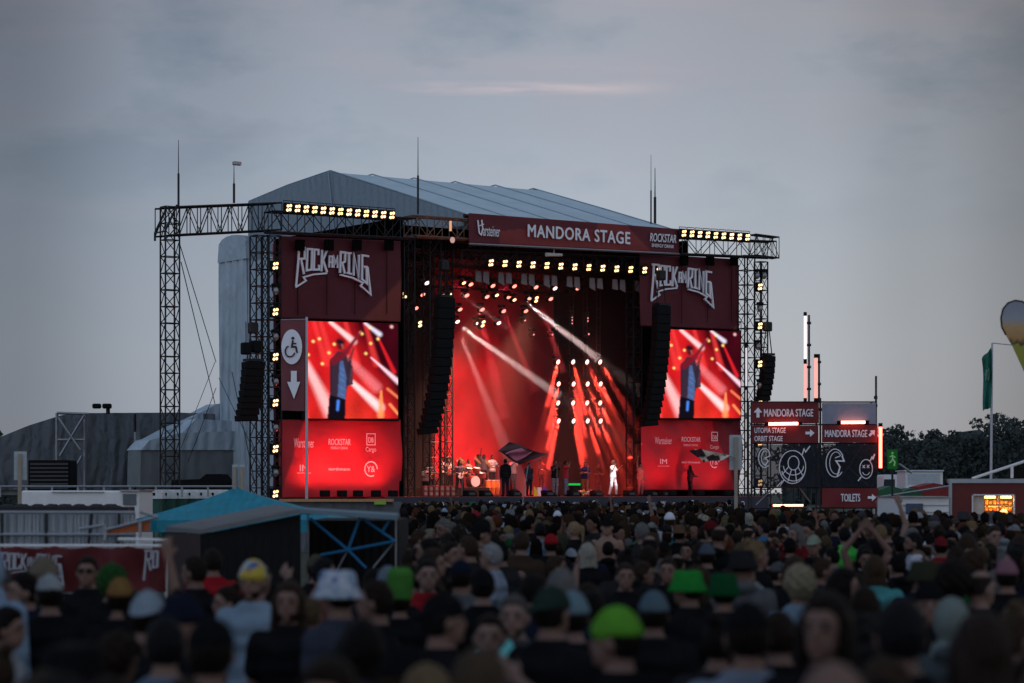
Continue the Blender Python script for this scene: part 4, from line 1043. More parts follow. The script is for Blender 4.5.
def person(x, y, yaw, h=1.75, z=0, pose='relaxed', skin=0, top=('tee', (.015, .015, .018)), legs=(.015, .017, .025), hair=('short', (.012, .009, .008)), hat=None,
           extra=(), label='', group='people in the festival crowd', face=None, shoes=False, name='person', cat='person', lean=False):
    pm = posemesh(pose); root = thing(name, label, cat, (x, y, z), R(yaw), group); k = h/1.75; root.scale = (k, k, k)
    if lean: root.rotation_euler = (R(RL.gauss(-1.5, 2.6)), R(RL.gauss(0, 2.6)), R(yaw))
    hc = pm['head']
    def ch(nm, me, m, col, head=False):
        o = bpy.data.objects.new(nm, me); COL.objects.link(o)
        if not me.materials: me.materials.append(None)
        o.material_slots[0].link = 'OBJECT'; o.material_slots[0].material = m
        o.parent = root
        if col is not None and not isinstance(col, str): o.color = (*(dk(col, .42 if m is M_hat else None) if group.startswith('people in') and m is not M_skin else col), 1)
        if head: o.location = hc
        return o
    ch('body', pm['body'], M_skin, SK[skin] if isinstance(skin, int) else skin)
    if top: ch('shirt', pm[top[0]], PATS[top[1]] if isinstance(top[1], str) else M_fab, top[1])
    ch('trousers', pm['trousers'], M_fab, legs)
    if shoes: ch('shoes', pm['shoes'], M_fab, (.02, .02, .02))
    if hair: ch('hair', hairmesh(hair[0]), M_hair, hair[1], True)
    if hat: ch({'cap': 'cap', 'backcap': 'cap', 'beanie': 'beanie', 'hood': 'hood'}.get(hat[0], 'hat'), hairmesh(hat[0]), PATS[hat[1]] if isinstance(hat[1], str) else M_hat, hat[1], True)
    for e in extra:
        ch(e[0], hairmesh(e[0]), M_hair if e[0] == 'beard' else M_black, e[1], True)
    if face is None: face = abs(((yaw+180) % 360)-180) > 60
    if face:
        [ch('eye', hairmesh('eye_'+s_), M_eye, None, True) for s_ in 'lr']; [ch('eyebrow', hairmesh('brow_'+s_), M_hair, (.02, .013, .01), True) for s_ in 'lr']
        ch('lips', hairmesh('lips'), M_skin, (.20, .07, .07), True)
    return root

# -- the people one can single out in the photograph: px, py of the head's top, distance, yaw ...
BK = (.012, .012, .015)
K = dict
SPEC = [
 K(px=835, py=648, Y=5.4, yaw=10, skin=1, hair=None, label='shaven-headed person nearest the camera at the bottom edge'),
 K(px=620, py=601, Y=9.2, yaw=70, hat=('beanie', (.16, .50, .05)), top=('tank', (.012, .012, .015)), label='person in lime green cap and black vest looking left'),
 K(px=340, py=566, Y=12.2, yaw=50, hat=('bucket', 'blue_white'), top=('tee', (.05, .06, .09)), label='person in white bucket hat with blue flowers'),
 K(px=550, py=582, Y=11.0, yaw=-40, hat=('backcap', (.03, .055, .045)), label='person in dark green cap with a pale round badge'),
 K(px=748, py=597, Y=8.8, yaw=5, hat=('cap', BK), top=('tee', (.22, .27, .36)), label='person in black cap and pale blue tee seen from behind'),
 K(px=478, py=641, Y=6.8, yaw=-15, hair=('short', (.08, .055, .035)), label='person with sandy blond hair at the bottom left of centre'),
 K(px=400, py=566, Y=17.3, yaw=0, hat=('tallhat', (.09, .32, .06)), label='person in tall bright green felt hat'),
 K(px=378, py=576, Y=12.8, yaw=80, hair=('short', (.02, .012, .009)), label='brown-haired man in profile just left of the tall green hat'),
 K(px=440, py=588, Y=10.5, yaw=-70, hat=('backcap', BK), hair=('short', BK), label='person in black cap turned right beside a white striped shirt'),
 K(px=254, py=556, Y=14.5, yaw=165, hat=('beanie', 'multi'), extra=(('beard', (.015, .01, .01)),), top=('tee', (.3, .42, .55)), label='bearded man in a yellow, blue and red panelled hat'),
 K(px=147, py=587, Y=11, yaw=-10, hat=('backcap', (.35, .45, .55)), label='person in backwards white and blue cap in front of the red fence banner'),
 K(px=88, py=553, Y=17.6, yaw=178, hair=('short', (.02, .015, .012)), extra=(('sunglasses', BK),), label='man in sunglasses facing us before the red fence banner'),
 K(px=290, py=577, Y=13, yaw=172, hair=('long', (.045, .028, .02)), extra=(('beard', (.03, .02, .014)),), label='long-haired bearded man facing us left of the bucket hat'),
 K(px=493, py=541, Y=21, yaw=75, hair=('short', (.30, .31, .33)), top=('tee', (.30, .38, .50)), label='grey-haired man in light blue shirt looking left'),
 K(px=551, py=532, Y=27, yaw=5, hat=('beanie', (.42, .02, .03)), label='person in bright red beanie below the stage'),
 K(px=661, py=508, Y=60, yaw=0, hat=('straw', (.10, .06, .035)), h=1.8, label='person in wide brown straw hat near the stage'),
 K(px=679, py=524, Y=34, yaw=0, hat=('straw', (.16, .10, .06)), label='person in tan straw hat left of the grey beanie'),
 K(px=690, py=567, Y=15.2, yaw=60, hat=('bucket', (.03, .36, .06)), label='person in bright green bucket hat'),
 K(px=724, py=570, Y=14.6, yaw=0, hat=('bucket', (.01, .10, .035)), label='person in dark green bucket hat right of the bright green one'),
 K(px=573, py=587, Y=11.5, yaw=0, hat=('beanie', (.20, .32, .38)), label='person in pale blue beanie behind the lime green cap'),
 K(px=654, py=587, Y=12.4, yaw=0, hat=('beanie', (.13, .20, .25)), label='person in slate blue beanie right of the lime green cap'),
 K(px=749, py=512, Y=48, yaw=0, hair=('long', (.42, .42, .36)), label='person with long white-blond hair below the sign board'),
 K(px=866, py=547, Y=24, yaw=175, pose='clap', top=('tank', BK), label='person clapping with both bare arms overhead'),
 K(px=800, py=565, Y=15.5, yaw=10, hair=('curly', (.30, .26, .18)), top=('tee', (.25, .36, .48)), label='person with curly blond hair and pale blue top'),
 K(px=814, py=533, Y=26, yaw=160, hat=('cap', (.35, .42, .33)), label='person in white and green cap facing us left of the clapping arms'),
 K(px=515, py=590, Y=12.2, yaw=170, hair=('short', (.10, .09, .085)), extra=(('beard', (.06, .05, .045)),), top=('tee', 'teal'), label='bearded man facing us in black and turquoise patterned tee'),
 K(px=490, py=609, Y=11.2, yaw=176, hair=('ponytail', (.02, .013, .01)), top=('tee', BK), label='woman with tied dark hair facing us beside the turquoise patterned tee'),
 K(px=928, py=578, Y=12.8, yaw=177, hat=('backcap', BK), extra=(('beard', (.02, .013, .01)),), label='bearded man facing us in backwards black cap'),
 K(px=952, py=592, Y=11.6, yaw=0, hat=('hood', (.26, .32, .31)), top=('long', (.08, .10, .11)), label='person in mottled pale hood right of the backwards black cap'),
 K(px=953, py=560, Y=14.5, yaw=0, hair=('curly', (.014, .010, .009)), label='person with a large dark curly afro'),
 K(px=979, py=566, Y=14.6, yaw=-60, hair=('receding', (.03, .02, .016)), label='balding man in profile right of the dark curly afro'),
 K(px=1007, py=556, Y=17, yaw=0, hat=('beanie', (.34, .17, .22)), label='person in dusty pink beanie near the right edge'),
 K(px=828, py=586, Y=8.4, yaw=150, hair=('long', (.018, .012, .01)), label='smiling dark-haired woman facing us above the shaven head', h=1.72),
 K(px=902, py=592, Y=8.0, yaw=0, hair=('short', BK), label='black-haired person seen from behind left of the long brown hair'),
 K(px=984, py=606, Y=7.6, yaw=10, hair=('long', (.035, .022, .018)), label='person with long brown hair at the lower right'),
 K(px=210, py=612, Y=8.2, yaw=-5, hat=('cap', BK), top=('tee', BK), label='person in black cap with a small teal mark at the lower left'),
 K(px=165, py=612, Y=9.4, yaw=10, hair=('short', BK), top=('tee', (.16, .24, .34)), label='person in dusty blue shirt left of the black cap'),
 K(px=120, py=574, Y=14, yaw=0, hat=('beanie', (.30, .17, .06)), label='person in tan orange beanie before the red fence banner'),
 K(px=112, py=564, Y=16.2, yaw=0, hair=('curly', (.02, .09, .02)), label='person with dyed dark green hair behind the tan beanie'),
 K(px=50, py=571, Y=14, yaw=20, hat=('cap', (.42, .48, .52)), label='person in white cap by the lettered part of the red fence banner'),
 K(px=-14, py=541, Y=13.6, yaw=-20, h=1.98, hat=('hood', (.36, .50, .70)), top=('long', (.25, .36, .50)), label='tall person in pale blue hooded rain jacket at the left edge'),
 K(px=196, py=553, Y=17.5, yaw=70, hair=('short', (.02, .014, .011)), label='person in profile in front of the dark hut corner'),
 K(px=213, py=546, Y=20.2, yaw=20, hair=('short', (.02, .014, .012)), top=('tee', (.40, .02, .03)), label='person in red tee before the dark hut'),
 K(px=134, py=588, Y=14, yaw=-10, pose='onearm', label='person with one bare arm raised before the red fence banner', h=1.66),
 K(px=322, py=555, Y=18, yaw=-80, hair=('short', BK), top=('tee', (.28, .08, .05)), label='person in rust red top looking right before the blue lattice'),
 K(px=316, py=552, Y=20, yaw=10, hat=('beanie', (.10, .10, .07)), label='person in olive beanie before the blue lattice'),
 K(px=388, py=563, Y=16.5, yaw=0, hat=('beanie', (.20, .26, .33)), label='person in grey-blue beanie behind the tall green hat'),
 K(px=440, py=520, Y=36, yaw=10, hat=('cap', (.17, .18, .11)), label='person in khaki cap below the left line array'),
 K(px=427, py=556, Y=17, yaw=190, hair=('short', (.015, .011, .01)), top=('tee', (.38, .02, .03)), label='person in red tee looking down left of the navy cap'),
 K(px=461, py=557, Y=16.6, yaw=0, hat=('cap', (.012, .018, .04)), top=('tee', (.12, .14, .15)), label='person in navy cap and grey tee'),
 K(px=483, py=566, Y=15.5, yaw=0, hat=('backcap', BK), top=('tank', BK), label='person in strap-back black cap and vest right of the navy cap'),
 K(px=588, py=541, Y=24, yaw=10, hair=('long', (.40, .38, .33)), label='person with platinum blond hair left of the shirtless man'),
 K(px=575, py=520, Y=33, yaw=70, hair=('ponytail', (.32, .22, .13)), label='fair-haired woman in profile right of the red beanie'),
 K(px=540, py=521, Y=34, yaw=0, hair=('short', BK), top=('tee', (.22, .32, .42)), label='person in pale blue tee left of the red beanie'),
 K(px=783, py=512, Y=44, yaw=0, hair=('short', BK), top=('tee', (.42, .5, .58)), label='person in white shirt under the left of the sign scaffold'),
 K(px=765, py=520, Y=38, yaw=60, hair=('short', BK), pose='shade', top=('tee', (.05, .2, .42)), label='person in bright blue tee with an arm bent up'),
 K(px=790, py=536, Y=28, yaw=0, hat=('cap', BK), label='person in black cap with a white dot on its back'),
 K(px=707, py=541, Y=23, yaw=0, hat=('beanie', (.10, .13, .17)), label='person in grey beanie right of the tan straw hat'),
 K(px=915, py=530, Y=26, yaw=90, hair=('short', BK), extra=(('beard', BK),), top=('tee', 'print'), label='dark bearded man in pale printed tee at the right'),
 K(px=941, py=535, Y=27, yaw=0, hat=('backcap', (.22, .02, .03)), top=('tee', (.35, .02, .03)), label='person in dark red cap and red tee at the right'),
 K(px=1000, py=520, Y=33, yaw=10, hair=('short', BK), top=('long', (.26, .3, .34)), label='person in pale jacket before the lit kiosk window'),
 K(px=985, py=511, Y=45, yaw=0, hat=('cap', BK), label='person in dark cap standing at the lit kiosk window'),
 K(px=919, py=511, Y=46, yaw=0, hat=('beanie', (.42, .46, .5)), label='person in white beanie before the white container'),
 K(px=845, py=525, Y=31, yaw=10, hair=('short', BK), top=('tank', (.1, .75, .12)), label='person in glowing green vest left of the clapping arms'),
 K(px=875, py=553, Y=19, yaw=0, hair=('long', (.06, .04, .025)), top=('tee', (.1, .4, .42)), label='person with brown hair and turquoise top right of the clapping arms'),
 K(px=795, py=553, Y=18, yaw=0, hair=('long', (.05, .03, .02)), label='person with long chestnut hair left of the blond curls'),
 K(px=625, py=560, Y=19, yaw=185, hair=('short', (.04, .025, .02)), label='man with receding short hair looking at us below the shirtless man'),
 K(px=668, py=555, Y=20, yaw=170, hair=('bun', (.03, .02, .015)), label='woman with a hair bun facing us left of the green bucket hats'),
]
PLACED = []
def headpx(x, y, h): return 512+x/y*FPX, HY+(HC-h)*FPX/y
for d in SPEC:
    d = dict(d); px, py, Y = d.pop('px'), d.pop('py'), d.pop('Y')*1.06; h = d.pop('h', None); x = (px-512)*Y/FPX
    hh = HC-(py-HY)*Y/FPX
    hatadd = {'bucket': .01, 'tallhat': .13, 'beanie': .02, 'cap': .012, 'straw': .02, 'hood': .03}.get((d.get('hat') or ('', ))[0], .01)
    hh -= hatadd
    if hh < 1.58: Y = (HC-1.58-hatadd)*FPX/(py-HY); x = (px-512)*Y/FPX; hh = 1.58
    if hh > 1.93 and px > 10: Y = max(4.6, (HC-1.93-hatadd)*FPX/(py-HY)); x = (px-512)*Y/FPX; hh = HC-(py-HY)*Y/FPX-hatadd
    d['yaw'] = d.get('yaw', 0); d['legs'] = random.choice([(.012, .014, .022), (.03, .045, .08), (.012, .012, .012), (.06, .055, .04)])
    d['skin'] = d.get('skin', random.choice([0, 0, 1, 2]))
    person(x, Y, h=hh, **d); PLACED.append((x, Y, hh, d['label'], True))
# shirtless man riding on a friend's shoulders
Yr = 34.; xr = (607-512)*Yr/FPX
person(xr, Yr+.05, 180, h=1.78, label='man carrying the shirtless man on his shoulders', hair=('short', BK), top=('tee', BK)); PLACED.append((xr, Yr+.05, 1.78, '', True))
zt = HC-(516-HY)*Yr/FPX
PD['ride'] = dict(hip=[(-.09, 0, .95), (.09, 0, .95)], kn=[(-.14, .40, .93), (.14, .40, .93)], an=[(-.13, .42, .52), (.13, .42, .52)], wr=[(-.22, .12, .92), (.22, .12, .92)])
o = person(xr, Yr-.02, 176, h=1.75, z=zt-1.77, pose='ride', top=None, skin=(.20, .12, .09), hat=('cap', BK), label='shirtless man in black cap riding on shoulders above the crowd')
PLACED.append((xr, Yr, zt, '', True))

# -- everybody else near enough to be told apart
HCOL = [('black', (.010, .008, .008)), ('dark brown', (.022, .014, .010)), ('brown', (.045, .028, .018)), ('blond', (.20, .14, .075)), ('sandy', (.10, .07, .04)), ('grey', (.16, .16, .16)), ('reddish', (.10, .035, .018))]
TCOL = [('black', (.012, .012, .014)), ('charcoal', (.03, .03, .034)), ('navy', (.015, .02, .04)), ('white', (.40, .44, .50)), ('pale blue', (.20, .28, .38)), ('grey', (.12, .13, .14)), ('dark red', (.16, .015, .02)), ('olive', (.05, .055, .035)), ('maroon', (.07, .012, .02)), ('teal', (.03, .14, .16)), ('brown', (.06, .04, .03)), ('purple', (.06, .03, .10)), ('beige', (.22, .19, .15)), ('green', (.02, .11, .04))]
TW = [44, 18, 10, 4.5, 3.5, 6, 2.5, 3.5, 2.5, 1.5, 2.5, 1, 1.5, 1]
HW = [34, 30, 18, 4, 5, 3, 3]
HK = ['short', 'short', 'short', 'short', 'long', 'long', 'ponytail', 'bun', 'curly', 'fringe', 'receding']
HATC = TCOL
def blocked(x, Y):
    px = 512+x/Y*FPX
    if Y > 24.5 and px < 402+max(0, 8*(Y < 50)): return True
    if 185 < px < 400 and Y > 18.5: return True
    if px <= 185 and Y > 17.5: return True
    if Y > 62 and px > 880: return True
    if Y > 70 and px > 742: return True
    if Y > 109.5-(px-700)*.03 : return True
    return False
cand = []
Y = 4.9; row = 0
while Y < 40:
    st = .43+.008*Y; wmax = .5*1080/FPX*Y; n = int(2*wmax/st)
    for i in range(n+1):
        x = -wmax+i*st+(row % 2)*st/2+random.uniform(-.17, .17); yy = Y+random.uniform(-.2, .2)
        cand.append((x, yy))
    Y += .43+.008*Y; row += 1
NEAR = []
for (x, Y) in cand:
    if abs(512+x/Y*FPX-512) > 530 or blocked(x, Y): continue
    h = min(max(random.gauss(1.73, .10), 1.52), 1.93)
    if any((x-a)**2+(Y-b)**2 < .35**2 for a, b, *_ in PLACED): continue
    px, py = headpx(x, Y, h)
    bad = False
    for a, b, hh, lb, sp_ in PLACED:
        if not sp_ or b < Y: continue
        qx, qy = headpx(a, b, hh)
        if abs(px-qx) < .16*FPX/Y+.06*FPX/b and py < qy+.21*FPX/b: bad = True; break
    if bad: continue
    NEAR.append((x, Y, h)); 
NEAR.sort(key=lambda q: q[1])
BUDGET = 296-len(PLACED)
FAR_START = NEAR[BUDGET][1] if len(NEAR) > BUDGET else 40
LATE = NEAR[BUDGET:]; NEAR = NEAR[:BUDGET]
LAND = [(p[0], p[1], p[3]) for p in PLACED if p[3]]
SHORT = {}
for x_, y_, lb in LAND:
    s_ = lb.replace('person in ', '').replace('person with ', '').replace('man in ', '').replace('woman with ', '')
    SHORT[lb] = s_
LM = [('lime green cap', 620, 601), ('white bucket hat', 340, 566), ('dark green cap', 550, 582), ('tall green hat', 400, 566), ('panelled coloured hat', 254, 556), ('backwards blue-white cap', 147, 587), ('man in sunglasses', 88, 553), ('grey-haired man', 493, 541),
      ('red beanie', 551, 532), ('tan straw hat', 679, 524), ('bright green bucket hat', 690, 567), ('pale blue beanie', 573, 587), ('platinum blond hair', 588, 541), ('clapping arms', 866, 530), ('blond curls', 800, 565), ('turquoise patterned tee', 515, 600), ('mottled pale hood', 952, 592),
      ('dark curly afro', 953, 560), ('dusty pink beanie', 1007, 556), ('shaven head', 835, 655), ('shirtless man', 607, 530), ('tan beanie', 120, 574), ('white cap', 50, 571), ('pale blue rain jacket', 8, 560), ('navy cap', 461, 557), ('khaki cap', 440, 520), ('white-blond long hair', 749, 512), ('green vest', 845, 525),
      ('dark red cap', 941, 535), ('long brown hair', 984, 606), ('black cap with teal mark', 210, 612), ('sandy blond hair', 478, 641), ('black cap and pale tee', 748, 600), ('pale printed tee', 915, 535)]
USED = set(p[3] for p in PLACED)
for (x, Y, h) in NEAR:
    px, py = headpx(x, Y, h)
    hn, hcx = random.choices(HCOL, HW)[0]; tn, tcx = random.choices(TCOL, TW)[0]; hk = random.choice(HK); hat = None; hatn = ''
    if random.random() < .24:
        hat_k = random.choice(['cap', 'backcap', 'beanie', 'bucket', 'cap']); hatn, hcol2 = random.choices(TCOL, [24, 10, 8, 4, 3, 8, 2.5, 4, 2, .6, 4, .4, 3, .8])[0]; hat = (hat_k, hcol2)
        if hk in ('curly', 'bun', 'fringe'): hk = 'short'
    kind = random.choices(['tee', 'long', 'tank'], [60, 30, 10])[0]
    yaw = random.choices([random.gauss(-8, 30), random.gauss(85, 20), random.gauss(-85, 20), random.gauss(180, 25)], [66, 12, 12, 10])[0]
    if Y < 6.5 and abs(yaw) > 100: yaw = 10
    pose = random.choices(['relaxed', 'pockets', 'folded', 'phone', 'shade', 'onearm'], [44, 22, 20, 5, 3, 1 if (Y > 12 and px > 420) else 0])[0]
    if hk == 'receding': hair = ('receding', hcx)
    else: hair = (hk, hcx)
    ya = abs(((yaw+180) % 360)-180); extra = ()
    if ya > 60 and hk == 'short' and random.random() < .4: extra = (('beard', hcx),)
    look = {'tee': 'tee', 'long': 'hoodie', 'tank': 'vest'}[kind]
    hd = {'short': 'short {} hair', 'long': 'long {} hair', 'ponytail': '{} ponytail', 'bun': '{} hair bun', 'curly': 'curly {} hair', 'fringe': 'thick {} hair', 'receding': 'thinning {} hair'}[hk].format(hn)
    if hat: hd = {'cap': '{} cap', 'backcap': 'backwards {} cap', 'beanie': '{} beanie', 'bucket': '{} bucket hat'}[hat[0]].format(hatn)
    fc = '' if ya < 45 else (' facing us' if ya > 135 else (' turned left' if yaw > 0 else ' turned right'))
    arms = {'phone': ' holding hands up', 'onearm': ' raising an arm', 'shade': ' shading the eyes'}.get(pose, '')
    near = sorted(LM, key=lambda q: (q[1]-px)**2+1.5*(q[2]-py)**2)
    label = None
    for q in near[:5]:
        dx, dy = px-q[1], py-q[2]
        rel = ('below' if dy > 0 else 'above') if abs(dy) > abs(dx) else ('right of' if dx > 0 else 'left of')
        for far in ('', 'just ', 'well '):
            if far == 'just ' and math.hypot(dx, dy) > 25: continue
            if far == 'well ' and math.hypot(dx, dy) < 25: continue
            l_ = f"person, {hd}, {tn} {look}{fc}{arms}, {far}{rel} the {q[0]}"
            if l_ not in USED and len(l_.split()) <= 16: label = l_; break
        if label: break
    if not label: label = f"person, {hd}, {tn} {look}{fc}{arms}"
    USED.add(label)
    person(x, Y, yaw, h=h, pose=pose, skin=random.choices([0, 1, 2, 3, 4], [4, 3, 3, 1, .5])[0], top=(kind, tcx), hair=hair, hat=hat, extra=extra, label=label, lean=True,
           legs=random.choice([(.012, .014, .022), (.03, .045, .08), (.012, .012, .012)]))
    PLACED.append((x, Y, h, label, False))

# -- the far crowd: one mass
def readmesh(me):
    v = np.empty(len(me.vertices)*3, np.float32); me.vertices.foreach_get('co', v); f = [tuple(p.vertices) for p in me.polygons]; return v.reshape(-1, 3), f
def lowres(pose, hk, hatk=None, q_=1.):
    p = default_pose(); p.update(PD[pose]); out = []
    def dec(me, loc, n):
        o = bpy.data.objects.new('t', me); COL.objects.link(o); d = o.modifiers.new('d', 'DECIMATE'); d.ratio = min(1, n/max(1, len(me.polygons)))
        m2 = bpy.data.meshes.new_from_object(o.evaluated_get(DG())); bpy.data.objects.remove(o); v, f = readmesh(m2); bpy.data.meshes.remove(m2)
        return v+np.array(loc, np.float32), f
    pm = posemesh(pose); H = tuple(pm['head'])
    for slot, me, loc, n in ((0, pm['body'], (0, 0, 0), int(420*q_)), (1, pm['tee'], (0, 0, 0), int(90*q_)), (2, pm['trousers'], (0, 0, 0), 50), (3, hairmesh(hk), H, int(90*q_)))+(((4, hairmesh(hatk), H, int(90*q_)),) if hatk else ()):
        v, f = dec(me, loc, n); out.append((slot, v, f))
    return out
LRS = [('relaxed', 'short'), ('relaxed', 'short'), ('folded', 'long'), ('pockets', 'ponytail'), ('pockets', 'short', 'cap'), ('relaxed', 'short', 'beanie'), ('phone', 'short'), ('onearm', 'short'), ('clap', 'curly'), ('relaxed', 'short', 'bucket')]
LR_HI = [lowres(*a, q_=3.2) for a in [(x+(None,))[:3] for x in LRS]]; LR_LO = [lowres(*a, q_=.8) for a in [(x+(None,))[:3] for x in LRS]]
LRW = [26, 22, 16, 14, 10, 6, 2, .5, .25, 3]
pts = [q for q in LATE]
Y = 40.
while Y < 110:
    st = .62+.0015*Y; wmax = .5*1060/FPX*Y; n = int(2*wmax/st)
    for i in range(n+1):
        x = -wmax+i*st+random.uniform(-.2, .2); yy = Y+random.uniform(-.25, .25)
        if not blocked(x, yy) and not any((x-a)**2+(yy-b)**2 < .4**2 for a, b, *_ in PLACED[:80]) : 
            h = min(max(random.gauss(1.74, .08), 1.55), 1.92); pq = headpx(x, yy, h)
            bad = False
            for a, b, hh, lb, sp_ in PLACED[:80]:
                if b < yy or not sp_: continue
                qx, qy = headpx(a, b, hh)
                if abs(pq[0]-qx) < 6 and pq[1] < qy+8: bad = True; break
            if not bad: pts.append((x, yy, h))
    Y += .62+.004*Y
vs = []; fs = []; cs = []; off = 0
TC2 = [c_ for _, c_ in TCOL]; 
for (x, Y, h) in pts:
    lr = random.choices(LR_HI if Y < 42 else LR_LO, LRW)[0]; yaw = R(random.choices([random.gauss(-10, 25), random.uniform(0, 360)], [75, 25])[0]); k = h/1.75
    ca, sa = math.cos(yaw), math.sin(yaw); tcx = random.choices(TC2, TW)[0]; hcx = random.choices(HCOL, HW)[0][1]; sk = SK[random.choice([0, 0, 1, 2, 3])]
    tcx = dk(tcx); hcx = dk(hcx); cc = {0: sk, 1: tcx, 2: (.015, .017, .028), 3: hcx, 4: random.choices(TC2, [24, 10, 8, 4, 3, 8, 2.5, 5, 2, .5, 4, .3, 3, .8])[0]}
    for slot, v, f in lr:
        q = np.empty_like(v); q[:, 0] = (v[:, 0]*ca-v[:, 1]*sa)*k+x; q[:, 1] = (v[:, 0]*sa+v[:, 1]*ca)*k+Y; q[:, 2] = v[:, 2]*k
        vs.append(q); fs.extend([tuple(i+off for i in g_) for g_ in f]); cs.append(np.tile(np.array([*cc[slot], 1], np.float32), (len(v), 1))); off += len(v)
me = bpy.data.meshes.new('festival_crowd'); me.from_pydata(np.vstack(vs).tolist(), [], fs); me.update()
at = me.color_attributes.new('col', 'FLOAT_COLOR', 'POINT'); at.data.foreach_set('color', np.vstack(cs).ravel())
o = link('festival_crowd', me, mat('crowd_mix', None, .8, attr='col', noise=.2, scale=15, spec=.02), smooth=True)
tag(o, 'dense far part of the crowd packed up to the stage front', None, None, 'stuff')
print('PEOPLE', len(PLACED), 'far', len(pts), 'farstart', FAR_START, 'verts', len(me.vertices))
# ------------------------------------------------------------------ band on stage
FY = -145.
def onstage(px, t):
    s_, _, _ = fp(px, 495, t); return SW(s_, t, DZ)
def band(px, t, label, yaw=FY, h=1.78, pose='relaxed', z=DZ, **kw):
    x, y, _ = onstage(px, t); kw.setdefault('shoes', True)
    return person(x, y, yaw, h=h, z=z, pose=pose, label=label, group='people on the stage', face=True, **kw), x, y
WH = (.62, .60, .60)
band(613, .3, 'singer dressed all in white with legs apart at a microphone', pose='sing', top=('tee', WH), legs=(.55, .54, .56), hair=('short', (.3, .2, .15)), skin=0, h=1.86, yaw=-120)
MIC = mat('microphone', (.02, .02, .02), .4, .5)
gui = []
def guitar(px, t, label, col, z=DZ, yaw=FY, h=1.78):
    x, y, _ = onstage(px, t); th = thing('electric_guitar', label, 'guitar', (x, y, z), R(yaw), 'guitars on the stage')
    mb = MB(); pts = [(.02, .88), (.16, .90), (.22, 1.0), (.15, 1.06), (.17, 1.14), (.08, 1.18), (.02, 1.10), (-.03, 1.17), (-.10, 1.15), (-.07, 1.05), (-.09, .95)]
    mb.prism(pts, .17, .215); mb.build('guitar_body', mat('lacquer_'+label.split()[0], col, .25), th)
    mb = MB(); mb.bar((.0, .20, 1.08), (-.62, .22, 1.30), .022, .018); mb.build('guitar_neck', mat('maple', (.35, .22, .12), .5), th)
    mb = MB(); mb.box(-.74, -.60, .205, .225, 1.28, 1.36); mb.build('headstock', M_black, th)
    return th
band(431, 3.0, 'bent guitarist in a red lit pale shirt at the far left of the stage', pose='strum', top=('tee', (.5, .4, .36)), h=1.74)
guitar(431, 3.0, 'orange guitar at the far left of the stage', (.5, .16, .05), h=1.74)
band(443.5, 5.2, 'player in pale shirt at the keyboard left of the drummer', pose='play', top=('tee', WH), z=DZ+.25)
band(459.5, 2.2, 'bassist in a dark top left of the drum kit', pose='strum', top=('tee', (.08, .07, .09)), h=1.82, hair=('long', BK))
guitar(459.5, 2.2, 'white bass guitar left of the drum kit', (.6, .55, .5))
band(450, 6.0, 'backing player with raised hand behind the keyboard', pose='onearm', top=('tee', (.4, .3, .3)), z=DZ+.3, h=1.7)
ZD = DZ+.45
band(468.5, 4.6, 'drummer seated behind the drum kit', pose='drum', top=('tank', (.3, .25, .25)), z=ZD, h=1.8)
band(492, 4.2, 'percussionist in a pale shirt behind the orange conga drums', pose='play', top=('tee', WH), z=DZ+.35, h=1.8)
band(478, 6.5, 'musician in a pale top standing behind the drums', pose='phone', top=('tee', (.5, .42, .4)), z=DZ+.5, h=1.7)
band(505.5, -.4, 'stagehand dressed in black at the front edge under the waved flag', top=('long', BK), hair=('short', BK), h=1.86, yaw=20)
band(529, 1.8, 'stage helper in dark clothes right of the stagehand', top=('tee', (.03, .03, .05)), hair=('short', BK), h=1.72)
band(555, .9, 'musician in black tee and grey trousers holding his hands together', pose='phone', top=('tee', BK), legs=(.22, .2, .24), h=1.84)
band(565.5, .2, 'musician in red top and jeans with an arm up', pose='shade', top=('tee', (.4, .03, .04)), legs=(.16, .18, .26), h=1.8, yaw=-90)
band(585, 1.4, 'musician in navy top with bare legs right of the jeans wearer', pose='folded', top=('tee', (.02, .02, .07)), legs=(.30, .08, .04), h=1.78, yaw=-180)
band(640.5, .2, 'red lit dancer with an arm raised at the right wing', pose='onearm', top=('tank', (.35, .12, .1)), legs=(.35, .1, .1), h=1.74, hair=('ponytail', BK))
band(690, -.3, 'person in a long dark dress before the right sponsor banner', pose='play', top=('long', (.03, .015, .02)), legs=BK, h=1.62, hair=('long', BK), yaw=-60)
band(448, 4.0, 'guitarist in a pale shirt between keyboard and bassist', pose='strum', top=('tee', (.5, .42, .38)), z=DZ+.2, h=1.72)
guitar(448, 4.0, 'dark red guitar between keyboard and bassist', (.3, .03, .03), z=DZ+.2)
band(425.5, 1.6, 'crouching helper in red light at the left stage edge', pose='play', top=('tee', (.5, .3, .25)), h=1.5)
band(484, 5.8, 'backing singer with an arm raised behind the congas', pose='onearm', top=('tee', (.5, .35, .3)), z=DZ+.5, h=1.68)
band(513, 4.2, 'horn player in an orange lit shirt behind the waved flag', pose='phone', top=('tee', (.55, .4, .35)), z=DZ+.3, h=1.74)
band(541, 5.0, 'keyboard player in dark red behind the draped cloth', pose='play', top=('tee', (.3, .06, .06)), z=DZ+.3, h=1.7)
band(598, 4.2, 'roadie in black standing in the dark behind the singer', pose='folded', top=('tee', BK), h=1.76, hair=('short', BK))
